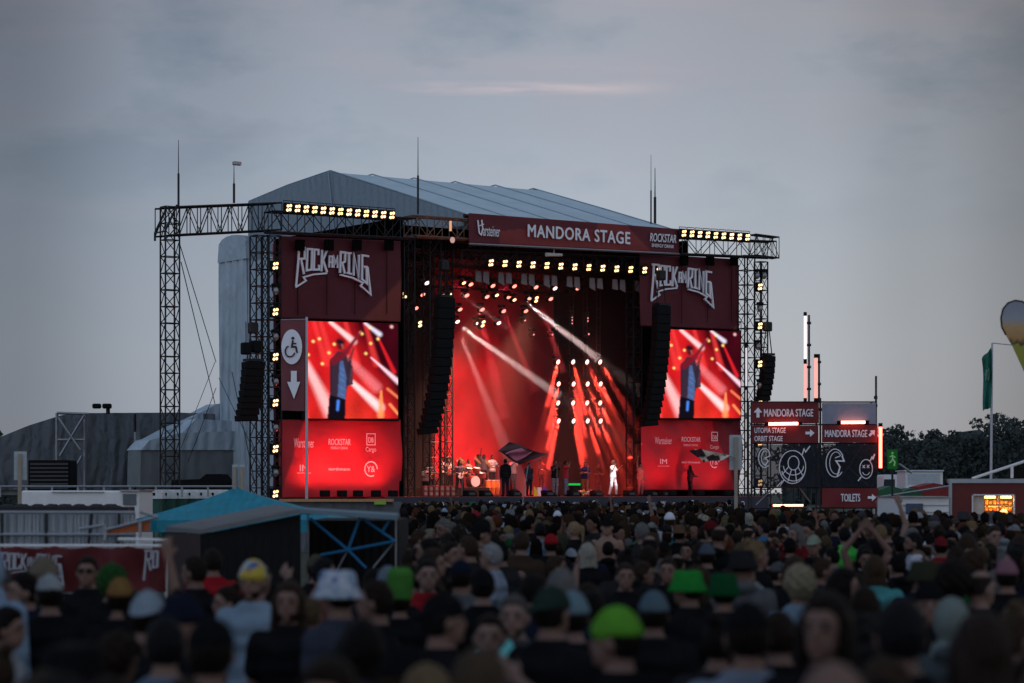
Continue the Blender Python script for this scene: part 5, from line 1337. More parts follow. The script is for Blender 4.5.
# drum kit
x, y, _ = onstage(473, 3.2); th = thing('drum_kit', 'drum kit with pale drum heads in the middle left of the stage', 'drum kit', (x, y, ZD), R(35))
M_dr = mat('drum_shell', (.35, .06, .05), .3); M_hd = mat('drum_head', (.75, .7, .68), .5, noise=.05); M_cy = mat('cymbal', (.7, .5, .25), .25, .9, noise=.1)
mb = MB(); mb.bar((0, -.22, .30), (0, .22, .30), .30, n=20); mb.build('bass_drum', M_dr, th)
mb = MB(); mb.bar((0, -.235, .30), (0, -.221, .30), .27, n=20); mb.build('drum_head', M_hd, th)
for q in ((-.24, 0, .72, .16), (.2, 0, .74, .17), (.62, .15, .5, .22), (-.55, .3, .55, .18)):
    mb = MB(); mb.bar(q[:3], (q[0], q[1]-.05, q[2]+.24), q[3], n=16); o = mb.build('tom', M_dr, th)
    mb = MB(); mb.bar((q[0], q[1]-.051, q[2]+.243), (q[0], q[1]-.053, q[2]+.25), q[3]*.97, n=16); mb.build('drum_head', M_hd, th)
for q in ((-.75, .1, 1.25), (-.35, .4, 1.35), (.55, .4, 1.38), (.95, 0, 1.2)):
    mb = MB(); mb.bar((q[0], q[1], q[2]), (q[0]+.02, q[1]-.03, q[2]+.03), .26, .05, n=18); o = mb.build('cymbal', M_cy, th)
    mb = MB(); mb.bar((q[0], q[1], 0), q, .012); mb.build('cymbal_stand', M_alu, th)
# risers
for (pxa, t0, t1, w_, hh, lb) in ((470, 2.6, 6, 2.4, .45, 'black riser under the drum kit'), (444, 4.4, 7, 1.6, .27, 'black riser under the keyboard')):
    a = fp(pxa, 495, t0)[0]; th = sthing('riser', lb, 'riser', a, t0, DZ, 'stage risers'); mb = MB(); mb.bbox(a-w_/2, a+w_/2, t0, t1, DZ, DZ+hh-.01, .02); mb.build('platform', M_black, th)
# congas
for k, px in enumerate((487.5, 492.5, 497)):
    x, y, _ = onstage(px, 3.2); th = thing('conga_drum', ['left', 'middle', 'right'][k]+' orange conga drum', 'drum', (x, y, DZ+.1), 0, 'conga drums')
    mb = MB(); mb.loft([(0, 0, 0, .10, .10), (0, 0, .35, .16, .16), (0, 0, .7, .14, .14)], 16, 2); mb.build('shell', mat('orange_shell', (.7, .2, .04), .4), th, smooth=False)
    mb = MB(); mb.loft([(0, 0, .701, .145, .145), (0, 0, .73, .14, .14)], 16, 2); mb.build('drum_skin', M_hd, th)
# keyboard, road cases, monitors, mic stands
x, y, _ = onstage(440, 4.0); th = thing('keyboard', 'keyboard on a crossed stand at the left of the stage', 'keyboard', (x, y, DZ+.25), R(35))
mb = MB(); mb.bbox(-.7, .7, -.17, .17, .86, .96, .02); mb.build('keyboard_body', M_black, th); mb = MB(); mb.box(-.62, .62, -.13, .02, .961, .97); mb.build('keys', M_hd, th)
mb = MB(); mb.bar((-.4, 0, 0), (.4, 0, .86), .02); mb.bar((.4, .03, 0), (-.4, .03, .86), .02); mb.build('stand', M_alu, th)
for k in range(6):
    x, y, _ = onstage(424.5+k*5.5, .6); th = thing('amplifier', ORD[k]+' low amplifier from the left with red speaker fronts', 'amplifier', (x, y, DZ), R(35), 'amplifiers at the stage left')
    mb = MB(); mb.bbox(-.13, .13, -.12, .12, 0, .52, .02); mb.build('cabinet', mat('amp_red', (.25, .05, .04), .6), th)
    for z in (.14, .38):
        mb = MB(); mb.bar((0, -.13, z), (0, -.121, z), .085, n=14); mb.build('cone', mat('amp_cone', (.45, .25, .2), .5), th)
for k, (px, t) in enumerate(((470, -.6), (486, -.6), (515, -.6), (548, -.5), (574, -.7), (597, -.6), (630, -.7), (652, -.8), (665, -.8))):
    x, y, _ = onstage(px, t); th = thing('stage_monitor', ORD[k]+' wedge monitor from the left along the stage front', 'loudspeaker', (x, y, DZ), R(35), 'wedge monitors')
    mb = MB(); mb.prism([(-.28, 0), (.28, 0), (.28, .12), (.2, .3), (-.2, .3), (-.28, .12)], -.2, .2); mb.v = [(a, b+(.15 if c_ > .2 else 0), c_) for a, b, c_ in mb.v]; mb.build('cabinet', M_black, th)
    mb = MB(); mb.prism([(-.18, .07), (.18, .07), (.16, .2), (-.16, .2)], -.215, -.17); mb.build('grille', mat('grille', (.05, .05, .055), .5), th)
for k, (px, t) in enumerate(((434, 1.6), (462, 1.2), (498, 2.4), (557, .2), (568, .4), (588, .6))):
    x, y, _ = onstage(px, t); th = thing('microphone_stand', ORD[k]+' microphone stand from the left', 'microphone stand', (x, y, DZ), R(35), 'microphone stands')
    mb = MB(); mb.bar((0, 0, 0), (0, 0, 1.45), .014); mb.bar((0, 0, 1.45), (.2, .25, 1.6), .01); mb.build('pole', M_alu, th)
    mb = MB(); mb.bar((0, 0, 0), (0, 0, .03), .15, n=14); mb.build('base', M_black, th); mb = MB(); mb.ell((.2, .25, 1.6), (.03, .04, .03)); mb.build('microphone', MIC, th)
x, y, _ = onstage(541, 1.6); th = thing('draped_cloth', 'small yellow, white and violet cloth draped on the stage', 'cloth', (x, y, DZ), R(35))
for k, (a, b, cc) in enumerate(((-.42, -.2, (.8, .7, .05)), (-.2, .12, (.85, .85, .9)), (.12, .42, (.12, .06, .5)))):
    mb = MB(); mb.prism([(a, 0.02), (b, .02), (b-.1, .42+.04*k), (a-.02, .5-.05*k)], 0, .05+.01*k); mb.build('panel', mat('cloth_%s' % ['yellow', 'white', 'violet'][k], cc, .8), th)
x, y, _ = onstage(574.5, 1.6); th = thing('case', 'small case with a glowing green top behind the musicians', 'case', (x, y, DZ), R(35))
mb = MB(); mb.bbox(-.2, .2, -.2, .2, 0, .55, .02); mb.build('box', M_black, th); mb = MB(); mb.box(-.22, .22, -.22, .22, .56, .66); mb.build('green_light', emis('green_light', (.02, .8, .15), .6), th)
x, y, _ = onstage(583, .9); th = thing('flowers', 'heap of pale flowers on the stage front', 'flowers', (x, y, DZ), R(35))
mb = MB()
for k in range(26): mb.ell((random.uniform(-.5, .5), random.uniform(-.1, .1), random.uniform(.05, .3)), (.06, .06, .05), 6, 4)
mb.build('blossoms', patmat('blossom', [(.6, .6, .55), (.5, .3, .1), (.1, .25, .08), (.6, .6, .6)], 8), th)
# waved flag with its pole, held up from the crowd
Yf = 98.
th = wthing('waving_flag', 'dark waving flag with a pink emblem held up before the stage', 'flag', *W(519, 505, Yf))
def flagmesh(corners, Y, nx=24, nz=16, amp=.09, seed=0.):
    P = [Vector(W(a, b, Y)) for a, b in corners]; mb = MB(); vs = []; fs = []
    for lay in (0, .02):
        for j in range(nz+1):
            for i in range(nx+1):
                u, v = i/nx, j/nz; q = (P[0]*(1-u)+P[1]*u)*(1-v)+(P[3]*(1-u)+P[2]*u)*v
                q.y += lay+amp*math.sin(u*9+v*4+seed); q.z += amp*.5*math.sin(u*7+seed)*(1 if 0 < v < 1 else .6); vs.append(q[:])
    m_ = (nx+1)*(nz+1)
    for j in range(nz):
        for i in range(nx): a = j*(nx+1)+i; fs.append((a, a+nx+1, a+nx+2, a+1)); fs.append((m_+a, m_+a+1, m_+a+nx+2, m_+a+nx+1))
    mb.v = vs; mb.f = fs; return mb
flagmesh([(509, 442), (548, 455), (519.5, 465), (498, 451)], Yf).build('flag_cloth', mat('dark_flag', (.07, .03, .035), .8), th, smooth=True)
flagmesh([(517, 447.5), (533, 452.3), (519, 462), (505, 453.5)], Yf-.12).build('emblem', mat('pink_emblem', (.42, .12, .18), .8), th, smooth=True)
mb = MB(); mb.bar(W(521, 515, Yf), W(528, 466, Yf), .02, n=4); mb.bar(W(528, 466, Yf+.1), W(548, 455, Yf+.1), .018, n=4); mb.build('pole', M_alu, th)
# ------------------------------------------------------------------ left side of the field
def wpoly(pxs, Y, depth, m, nm, parent, smooth=False):
    P = [W(a, b, Y) for a, b in pxs]; mb = MB(); mb.prism([(p[0], p[2]) for p in P], Y, Y+depth); return mb.build(nm, m, parent)
def wbox(x0, x1, y0, y1, Y, d, m, nm, parent, bev=.0, z0=None):
    a = W(x0, y0, Y); b = W(x1, y1, Y); zz = b[2] if z0 is None else z0; mb = MB()
    (mb.bbox(a[0], b[0], Y, Y+d, zz, a[2], bev) if bev else mb.box(a[0], b[0], Y, Y+d, zz, a[2])); return mb.build(nm, m, parent)
def pipes(segs, Y, r, m, nm, parent, dy=0.):
    mb = MB()
    for (a, b) in segs: mb.bar(W(*a, Y+dy), W(*b, Y+dy), r, n=6)
    return mb.build(nm, m, parent)
th = wthing('tarpaulin_shed', 'long dark tarpaulin covered shed left of the stage', 'shed', *W(100, 490, 138))
M_tarpd = mat('dark_tarp', (.085, .10, .115), .6, wave=('X', .5, 7, .9), noise=.3, scale=.7)
def tarpgrid(pts_top, ybot, Y, amp, m, nm, parent, nx=70, nz=16):
    xs_ = [p[0] for p in pts_top]; ys_ = [p[1] for p in pts_top]; vs = []; fs = []
    for j in range(nz+1):
        for i in range(nx+1):
            px = xs_[0]+(xs_[-1]-xs_[0])*i/nx; yt = np.interp(px, xs_, ys_); p = W(px, yt+(ybot-yt)*j/nz, Y)
            d = amp*(math.sin(px*.21+math.sin(j*.4)*1.2)+.5*math.sin(px*.47+j*.2))*(.3+.7*j/nz); vs.append((p[0], p[1]+d, p[2]))
    for j in range(nz):
        for i in range(nx): a = j*(nx+1)+i; fs.append((a, a+nx+1, a+nx+2, a+1))
    mb = MB(); mb.v = vs; mb.f = fs; return mb.build(nm, m, parent, smooth=True)
tarpgrid([(-30, 449), (0, 437), (30, 425), (62, 415), (88, 413)], 490, 137.8, .10, M_tarpd, 'sloping_sheet', th)
tarpgrid([(86, 413), (180, 412.5), (215, 414)], 490, 137.2, .16, M_tarpd, 'front_sheet', th)
wpoly([(-30, 450), (0, 438), (62, 416), (215, 415), (215, 495), (-30, 495)], 138.2, 9, M_tarp, 'frame_body', th)
th = wthing('braced_scaffold', 'braced scaffold frame leaning on the dark tarpaulin shed', 'scaffold', *W(70, 490, 134))
pipes([((57, 413), (57, 492)), ((85, 413), (85, 492)), ((57, 413), (88, 414)), ((57, 440), (85, 440))], 134, .09, M_alu, 'standard', th)
pipes([((84, 416), (60, 456)), ((58, 418), (80, 450)), ((82, 456), (63, 489))], 134, .08, M_alu, 'brace', th, -.25)
th = wthing('scaffold_pole', 'pole with clamp in front of the shed beside the stage', 'pole', *W(135, 490, 135)); pipes([((135, 414), (135, 490))], 135, .08, M_truss, 'tube', th); pipes([((136, 432), (136, 447))], 134.8, .12, M_alu, 'clamp', th)
th = wthing('floodlight', 'unlit twin floodlight on a short post above the shed', 'floodlight', *W(108, 413, 136))
pipes([((108, 414), (108, 406))], 136, .12, M_truss, 'post', th)
for (a, b) in ((92, 100.5), (102, 111)): wbox(a, b, 403.5, 408.5, 135.7, .35, M_black, 'lamp_head', th, .06)
th = wthing('louvred_cabinet', 'black louvred generator cabinet in front of the shed', 'cabinet', *W(50, 492, 120))
wbox(28, 70, 460, 491, 120, 2, M_black, 'housing', th, .05)
for k in range(7): wbox(30, 68, 463+k*4, 465+k*4, 119.93, .06, mat('louvre', (.035, .04, .045), .5), 'louvre', th)
th = wthing('handrail', 'long grey handrail running in front of the shed', 'railing', *W(110, 495, 100))
pipes([((-10, 486.5), (235, 486.5))]+[((x, 486.5), (x, 497)) for x in range(0, 236, 26)], 100, .05, M_alu, 'rail', th)
th = wthing('truck', 'dark flatbed truck parked behind the handrail', 'truck', *W(195, 492, 112))
wpoly([(170, 489), (172, 480), (200, 479), (206, 474), (222, 474), (228, 482), (230, 489)], 112, 2.3, M_black, 'truck_body', th)
for x in (180, 218):
    q = W(x, 490, 112); mb = MB(); mb.bar((q[0], 111.9, .45), (q[0], 112.2, .45), .45, n=16); mb.build('wheel', M_black, th)
def signboard(x0, x1, y0, y1, Y, label, yb=540, grp='white boards on posts'):
    xm = (x0+x1)/2; th = wthing('notice_board', label, 'sign board', *W(xm, y1, Y)); q = W(xm, y1, Y); OFF[th.name] = (q[0], Y, 0); th.location = (q[0], Y, 0)
    tag(th, None, None, grp); a = W(x0, y0, Y); b = W(x1, y1, Y); mb = MB(); mb.box(a[0], b[0], Y, Y+.03, b[2], a[2]); mb.build('panel', mat('board_back', (.33, .38, .42), .6), th)
    mb = MB(); mb.bar((q[0], Y-.05, 0), (q[0], Y-.05, a[2]-.05), .045, n=6); mb.build('post', mat('wood_post', (.28, .24, .19), .8), th); return th
signboard(14, 26.5, 451.5, 480, 52, 'white board on a post at the far left')
signboard(232.2, 237.8, 464.5, 490, 52, 'narrow left board of the pair behind the teal tent')
signboard(239.2, 245, 464.5, 490, 52, 'narrow right board of the pair behind the teal tent')
signboard(729.5, 742, 435, 470, 55, 'white board on a post right of the right sponsor banner')
# black striped flag beside that board
th = wthing('striped_flag', 'brown and white striped flag flying left of the white board', 'flag', *W(736, 457, 54.9))
flagmesh([(694, 449), (730, 455.5), (727, 459), (703, 462.5)], 54.8, amp=.04).build('flag_cloth', patmat('striped', [(.5, .42, .34), (.03, .015, .02), (.55, .48, .4)], 6), th, smooth=True)
flagmesh([(689, 451), (701, 448.5), (706, 456), (698, 457.5)], 54.7, amp=.03).build('flag_corner', mat('flag_dark', (.03, .012, .018), .8), th, smooth=True)
mb = MB(); mb.bar(W(736, 457.2, 54.9), W(699, 449.3, 54.85), .012); mb.build('pole', M_alu, th)
# container, sacks, fence, toilets
th = wthing('white_container', 'long low white site container behind the corrugated fence', 'container', *W(80, 510, 62))
wbox(21, 139, 490.5, 520, 62, 2.4, M_white, 'container_body', th, .04, z0=.1)
wbox(120, 139.5, 489.8, 491.5, 61.9, 2.6, M_alu, 'roof_rail', th); wbox(123, 136, 494, 505, 61.95, .06, mat('grey_pane', (.08, .1, .12), .3), 'window', th)
wbox(52, 104, 491.6, 492.6, 61.95, .06, M_alu, 'trim', th)
mb0 = None
for k in range(9):
    x = -6+k*14.5; q = W(x+random.uniform(-2, 2), 503, 50); th = thing('black_sack', ORD[k]+' black covered sack from the left on the row behind the fence', 'sack', (q[0], 50, 1.55), 0, 'black sacks in a row')
    mb = MB(); mb.add(*shell(lambda a, b, c_: 1+.16*hnoise(a, b, c_, 5)+.08*hnoise(a, b, c_, 11), R_=(.24+.02*(k % 3), .35, .24)))
    o = mb.build('sack_cloth', mat('sack_cloth', (.015, .017, .02), .8, bump=.8), th, smooth=True); o.location = (0, 0, .18)
th = wthing('storage_rack', 'long dark rack carrying the row of black sacks', 'rack', *W(60, 520, 50)); wbox(-20, 128, 507, 520, 49.6, .9, M_truss, 'shelf', th, z0=0)
for k in range(9):
    if k > 6: break
    px = 150+k*11.8; q = W(px, 505, 100+.95*k)
    th = thing('portable_toilet', ORD[k]+' portable toilet from the left with green walls and white roof', 'portable toilet', (q[0], q[1], 0), 0, 'portable toilets in a row')
    mb = MB(); mb.bbox(-.5, .5, 0, 1.0, 0, 2.0, .03); mb.build('cabin', mat('toilet_green', (.01, .055, .045), .5), th)
    mb = MB(); mb.prism([(-.54, 1.95), (.54, 1.95), (.50, 2.2), (.2, 2.33), (-.2, 2.33), (-.50, 2.2)], -.05, 1.05); mb.build('roof', mat('toilet_roof', (.5, .55, .58), .4), th)
    mb = MB(); mb.box(-.22, .22, -.07, -.05, 2.08, 2.2); mb.build('vent', M_black, th)
    mb = MB(); mb.box(-.38, .38, -.02, -.003, .12, 1.85); mb.build('door', mat('toilet_door', (.012, .07, .055), .5), th)
M_corr = mat('corrugated_white', (.50, .56, .62), .45, wave=('X', 3.2, 0, .9), noise=.15, scale=2)
th = wthing('corrugated_fence', 'pale corrugated metal fence with pipe rails at the left', 'fence', *W(75, 560, 29))
a = W(-30, 514, 29); b = W(136, 546, 29); mb = MB(); n = 260; vs = []; fs = []
for i in range(n+1):
    x = a[0]+(b[0]-a[0])*i/n; dy = .018*math.sin(i*1.55)
    vs += [(x, 29+dy, a[2]), (x, 29+dy, 0)]
fs = [(2*i, 2*i+1, 2*i+3, 2*i+2) for i in range(n)]; mb.add(vs, fs); mb.build('sheet', M_corr, th)
pipes([((-30, 512.3), (135, 512.6)), ((-30, 534.5), (136, 534.7))], 28.9, .022, M_alu, 'rail', th)
pipes([((92, 513), (88, 549)), ((119, 513), (118, 549)), ((2, 513), (2, 549)), ((46, 513), (46, 549))], 28.9, .02, M_truss, 'post', th)
th = wthing('stair_rail', 'zigzag pipe rail with orange mesh behind the corrugated fence', 'railing', *W(120, 530, 28.6))
pipes([((80, 529), (105, 525)), ((105, 530), (158, 517)), ((158, 517), (140, 512)), ((105, 525), (105, 540)), ((140, 522), (140, 540))], 28.7, .02, M_alu, 'pipe', th)
wpoly([(108, 528), (150, 520), (150, 531), (108, 534)], 28.75, .02, mat('orange_mesh', (.35, .10, .04), .8), 'mesh_panel', th)
# banner fence
th = wthing('banner_fence', 'crowd fence hung with a red banner with white angular lettering', 'fence', *W(88, 590, 27.2))
mb = MB(); a = W(-20, 546, 27.1); b = W(166, 592, 27.1); vs = []; fs = []; nx, nz = 70, 8
for j in range(nz+1):
    for i in range(nx+1):
        u, v = i/nx, j/nz; vs.append((a[0]+(b[0]-a[0])*u, 27.1+.035*math.sin(u*22+v*3)+.02*math.sin(u*51), a[2]+(b[2]-a[2])*v-.03*abs(math.sin(u*PI*5))*(1-v)))
for j in range(nz):
    for i in range(nx): k = j*(nx+1)+i; fs.append((k, k+nx+1, k+nx+2, k+1))
mb.v = vs; mb.f = fs; mb.build('banner_cloth', mat('red_cloth', (.075, .006, .009), .7, noise=.35, scale=2.5, bump=.4), th, smooth=True)
q = W(32, 568, 26.95); mb = MB(); logo(mb, q[0], q[2], 64*26.95/FPX, 26.95, 26.955); LG = LOGO; LOGO = [LG[i] for i in (0, 1, 2, 4)]; q = W(177, 566, 26.95); logo(mb, q[0], q[2], 66*26.95/FPX, 26.95, 26.955); LOGO = LG
mb.build('lettering', mat('dull_print', (.30, .33, .38), .7), th)
pipes([((-20, 545.6), (166, 545.6)), ((166, 538), (166, 600)), ((60, 545), (60, 600)), ((165, 540), (118, 539))], 27.2, .018, M_white, 'frame', th)
# teal tent
Yt = 52; th = wthing('teal_tent', 'teal pointed canopy tent behind the dark hut', 'tent', *W(236, 530, Yt))
A = Vector(W(236, 486.5, Yt)); zb = W(160, 520, Yt-1.6)[2]
x0 = W(133, 520, Yt-1.6)[0]; x1 = W(342, 520, Yt-1.6)[0]; y0, y1 = Yt-1.8, Yt+1.8
mb = MB(); C4 = [Vector((x0, y0, zb)), Vector((x1, y0, zb)), Vector((x1, y1, zb)), Vector((x0, y1, zb))]; nseg = 14; vs = []; fs = []
for k in range(4):
    P, Q = C4[k], C4[(k+1) % 4]; base_i = len(vs)
    for i in range(nseg+1):
        f = i/nseg; sagf = (f**1.18)
        for j in range(nseg+1):
            g_ = j/nseg; e = P*(1-g_)+Q*g_; p = A.copy(); p = p+(e-A)*f; p.z = A.z+(e.z-A.z)*(f**.82)-.03*math.sin(PI*g_)*f; vs.append(p[:])
    for i in range(nseg):
        for j in range(nseg): q_ = base_i+i*(nseg+1)+j; fs.append((q_, q_+nseg+1, q_+nseg+2, q_+1))
mb.v = vs; mb.f = fs; M_teal = mat('teal_canvas', (.010, .19, .27), .6, noise=.3, scale=3, bump=.5, wave=('X', .8, 5, .6)); mb.build('canopy', M_teal, th)
mb = MB()
for k in range(4):
    P, Q = C4[k], C4[(k+1) % 4]; mb.add([P[:], Q[:], (Q.x, Q.y, zb-.25), (P.x, P.y, zb-.25)], [(0, 1, 2, 3)])
mb.build('valance', M_teal, th)
for p in C4:
    mb = MB(); mb.bar((p.x, p.y, 0), (p.x, p.y, zb), .03); mb.build('leg', M_alu, th)
# dark hut and blue lattice
Yh = 29.; th = wthing('dark_hut', 'dark open-fronted hut with a sloping grey roof', 'hut', *W(235, 580, Yh))
Vh = lambda px, py, Y: Vector(W(px, py, Y))
mb = MB(); r = [Vh(165, 526.5, Yh), Vh(200, 529.5, Yh-.6), Vh(300, 509, Yh-.6), Vh(274, 504.5, Yh+4)]
mb.add([p[:] for p in r]+[(p.x, p.y, p.z-.05) for p in r], [(0, 1, 2, 3), (7, 6, 5, 4), (0, 4, 5, 1), (1, 5, 6, 2), (2, 6, 7, 3), (3, 7, 4, 0)])
mb.build('roof', mat('roof_grey', (.115, .12, .125), .7, noise=.25, scale=3, bump=.3), th)
mb = MB(); a, b = r[0], r[1]; mb.add([(a.x+.02, a.y, 0), (b.x, b.y+.02, 0), (b.x, b.y+.02, b.z-.06), (a.x+.02, a.y, a.z-.06)], [(0, 1, 2, 3)]); mb.build('side_wall', mat('brown_board', (.035, .022, .022), .7), th)
mb = MB(); c_, d = r[2], r[3]; mb.add([(b.x, b.y+.03, 0), (c_.x, c_.y+.1, 0), (c_.x, c_.y+.1, c_.z-.06), (b.x, b.y+.03, b.z-.06)], [(0, 1, 2, 3)]); mb.build('black_curtain', mat('curtain_black', (.004, .004, .005), .9, wave=('X', 3, 2, .5)), th)
mb = MB(); e = W(398, 515, Yh); mb.add([(c_.x, c_.y, c_.z), (e[0], Yh-.5, e[2]), (e[0], Yh+.4, e[2]+.02), (c_.x, Yh+.4, c_.z+.01)]+[(c_.x, c_.y, c_.z-.05), (e[0], Yh-.5, e[2]-.05), (e[0], Yh+.4, e[2]-.03), (c_.x, Yh+.4, c_.z-.04)], [(0, 1, 2, 3), (7, 6, 5, 4), (0, 4, 5, 1), (1, 5, 6, 2), (2, 6, 7, 3)])
mb.build('flat_roof', mat('blue_grey_roof', (.10, .16, .2), .6), th)
mb = MB(); mb.box(c_.x, e[0]-.02, Yh+.5, Yh+3.4, 0, e[2]-.07); mb.build('black_interior', mat('curtain_black', (.004, .004, .005)), th)
th = wthing('blue_lattice', 'bright blue diagonal lattice on the open side of the hut', 'lattice', *W(350, 570, Yh-.3))
S = [((310, 518), (348, 550)), ((360, 517), (348, 550)), ((348, 550), (395, 541)), ((362, 518), (395, 541)), ((393, 515), (382, 532)), ((348, 550), (366, 568)), ((348, 550), (320, 555)), ((300, 513), (395, 516))]
mb = MB()
for (p, q) in S: mb.bar(W(*p, Yh-.3), W(*q, Yh-.3), .017, n=6)
mb.build('blue_bar', mat('blue_paint', (.008, .12, .27), .5, noise=.1), th)
mb = MB()
for (p, q) in (((395, 541), (373, 568)), ((348, 550), (336, 572)), ((308, 513), (308, 600)), ((396, 515), (396, 600))): mb.bar(W(*p, Yh-.25), W(*q, Yh-.25), .010, n=6)
mb.build('grey_bar', M_alu, th)
# long board and platform in front of the left banner
th = wthing('platform_edge', 'long pale and orange trimmed platform edge below the left red banner', 'platform', *W(335, 510, 90))
wbox(279, 392, 499, 501.8, 90, 1.5, mat('platform_board', (.40, .20, .10), .6), 'edge_board', th); wbox(279, 400, 502, 540, 90.2, 1.2, M_tarpd, 'skirt', th, z0=0); wbox(374, 386, 501, 504.5, 89.9, .1, mat('lime_cloth', (.2, .4, .05), .7), 'green_cloth', th)
# accessibility flag on its pole
Ya = 94.; th = wthing('flag_pole', 'tall white pole standing in front of the left video screen', 'pole', *W(306.5, 560, Ya)); th.location.z = 0; OFF[th.name] = (W(306.5, 560, Ya)[0], Ya, 0)
p0 = W(306.7, 317, Ya); mb = MB(); mb.bar((p0[0], Ya, 0), p0, .055, .05, n=8); mb.build('pole_tube', mat('pole_grey', (.42, .42, .46), .4, noise=.05), th)
mb = MB(); mb.bar(W(281, 320, Ya), W(307, 319.5, Ya), .03); mb.build('cross_arm', M_alu, th)
th = wthing('hanging_banner', 'maroon hanging banner with a white wheelchair sign and down arrow', 'banner', *W(293, 411, Ya))
flagmesh([(280.5, 320.5), (305, 320), (304.6, 411), (281.5, 410.5)], Ya-.03, 14, 24, .02).build('cloth', mat('banner_maroon', (.16, .045, .055), .7, noise=.3, scale=1.5), th, smooth=True)
k = Ya/FPX; cx, _, cz = W(292, 347, Ya); mb = MB(); mb.disc((cx, cz), 10.6*k, Ya-.12, Ya-.09, 24); mb.v = [(cx+(x-cx)*.98, y, cz+(z-cz)*1.65) for x, y, z in mb.v]; mb.build('white_disc', M_letter, th)
mb = MB(); U_ = lambda a, b: (cx+a*k, cz+b*k)
mb.disc(U_(1.2, 8.6), 1.5*k, Ya-.16, Ya-.125, 10)
mb.stroke([U_(1.2, 6.5), U_(0.2, 0), U_(4.2, 0), U_(5.5, -6)], 1.7*k, Ya-.16, Ya-.125); mb.stroke([U_(1, 3.5), U_(4.5, 3.2)], 1.3*k, Ya-.16, Ya-.125)
mb.stroke([U_(-1.6+4.8*math.cos(a), -4.5+5.5*math.sin(a)) for a in np.linspace(1.9, 6.0, 12)], 1.3*k, Ya-.16, Ya-.125); mb.build('wheelchair_sign', mat('dark_print', (.03, .012, .02)), th)
cx, _, cz = W(294, 385, Ya); mb = MB(); mb.prism([U_(-2.8, 14), U_(3, 14), U_(3, 3), U_(6.4, 3), U_(0.3, -14), U_(-6.6, 3), U_(-2.8, 3)], Ya-.12, Ya-.09); mb.build('arrow', M_letter, th)

# ------------------------------------------------------------------ the sign scaffold on the right
Ys = 75.; th = wthing('sign_scaffold', 'pipe scaffold carrying the red direction signs', 'scaffold', *W(815, 520, Ys)); th.location.z = 0; OFF[th.name] = (W(815, 520, Ys)[0], Ys, 0)
zt = W(0, 400, Ys)[2]
mb = MB()
for px, yt in ((751.5, 400), (820.3, 398), (876, 376)):
    q = W(px, yt, Ys); mb.bar((q[0], Ys, 0), q, .035, n=6); q2 = W(px, 402, Ys+1); mb.bar((q[0], Ys+1, 0), (q[0], Ys+1, q2[2]), .03, n=6)
for px in (774, 797, 848): q = W(px, 402, Ys); mb.bar((q[0], Ys+1, 0), (q[0], Ys+1, q[2]), .022, n=6)
mb.build('standard', mat('scaffold_dark', (.03, .03, .035), .5, .6), th)
pipes([((751, y), (877, y)) for y in (402, 424.6, 443.5, 487.5, 508)], Ys+.04, .025, mat('scaffold_dark', (.03, .03, .035)), 'ledger', th)
pipes([((822, 404), (874, 424)), ((822, 424), (874, 404)), ((862, 446), (836, 486)), ((828, 448), (868, 486)), ((756, 505), (792, 470)), ((770, 447), (810, 502))], Ys+.5, .022, M_alu, 'brace', th)
pipes([((875.7, 396), (875.7, 399)), ((875.7, 404), (875.7, 407)), ((820.3, 408), (820.3, 411))], Ys-.02, .06, M_truss, 'coupler', th)
M_sred = mat('sign_red', (.13, .010, .014), .55, noise=.25, scale=3, bump=.3)
M_mesh = mat('black_mesh_banner', (.022, .026, .034), .9, noise=.3, scale=2, spec=.05); M_mesh.node_tree.nodes['Principled BSDF'].inputs['Alpha'].default_value = .6
SK_ = Ys/FPX
def sign(label, x0, x1, y0, y1, m, items, name='direction_sign', t=.0):
    q = W((x0+x1)/2, y1, Ys-.1); th = wthing(name, label, 'sign', *q); tag(th, None, None, 'signs on the scaffold')
    flagmesh([(x0, y0), (x1, y0), (x1, y1), (x0, y1)], Ys-.10, 20, 8, .008).build('panel', m, th, smooth=True)
    mb = MB()
    for it in items:
        if it[0] == 'text':
            _, s_, xa, yb_, w_, h_ = it; p = W(xa, yb_, Ys-.15); text(mb, s_, p[0], Ys-.15, p[2], h_*SK_, w_*SK_, bold=.03)
        if it[0] == 'arrow':
            _, xc, yc, sz, ang = it; p = W(xc, yc, Ys-.15); pts = [(-1, -.3), (0, -.3), (0, -.85), (1, 0), (0, .85), (0, .3), (-1, .3)]; ca, sa = math.cos(ang), math.sin(ang)
            mb.prism([(p[0]+(a*ca-b*sa)*sz*SK_, p[2]+(a*sa+b*ca)*sz*SK_) for a, b in pts], Ys-.16, Ys-.145)
    if items: mb.build('lettering', M_letter, th)
    return th
sign('upper left red sign with an up arrow and the stage name', 751.5, 819, 402.5, 423.5, M_sred, [('text', 'MANDORA STAGE', 764, 416.5, 49, 7.4), ('arrow', 758, 412.5, 5, PI/2)])
sign('red sign naming two other stages with a right arrow', 752, 818.5, 425.5, 442.8, M_sred, [('text', 'UTOPIA STAGE', 754.5, 433, 31, 5.2), ('text', 'ORBIT STAGE', 754.5, 441.2, 28, 5.2), ('arrow', 810, 433, 4.5, 0)])
sign('brightly lit red sign with the stage name at the scaffold right', 822, 877.5, 425, 442.5, M_sred, [('text', 'MANDORA STAGE', 825, 437, 42, 7), ('arrow', 872, 433, 4, PI/4)])
sign('red toilets sign with a right arrow', 822, 878, 488, 507.5, M_sred, [('text', 'TOILETS', 841, 501.5, 19, 7.6), ('arrow', 872, 497.5, 4.2, 0)])
sign('pale blue-grey mesh panel at the top right of the scaffold', 822, 876, 403, 424, mat('pale_mesh', (.20, .23, .30), .7), [], 'mesh_panel')
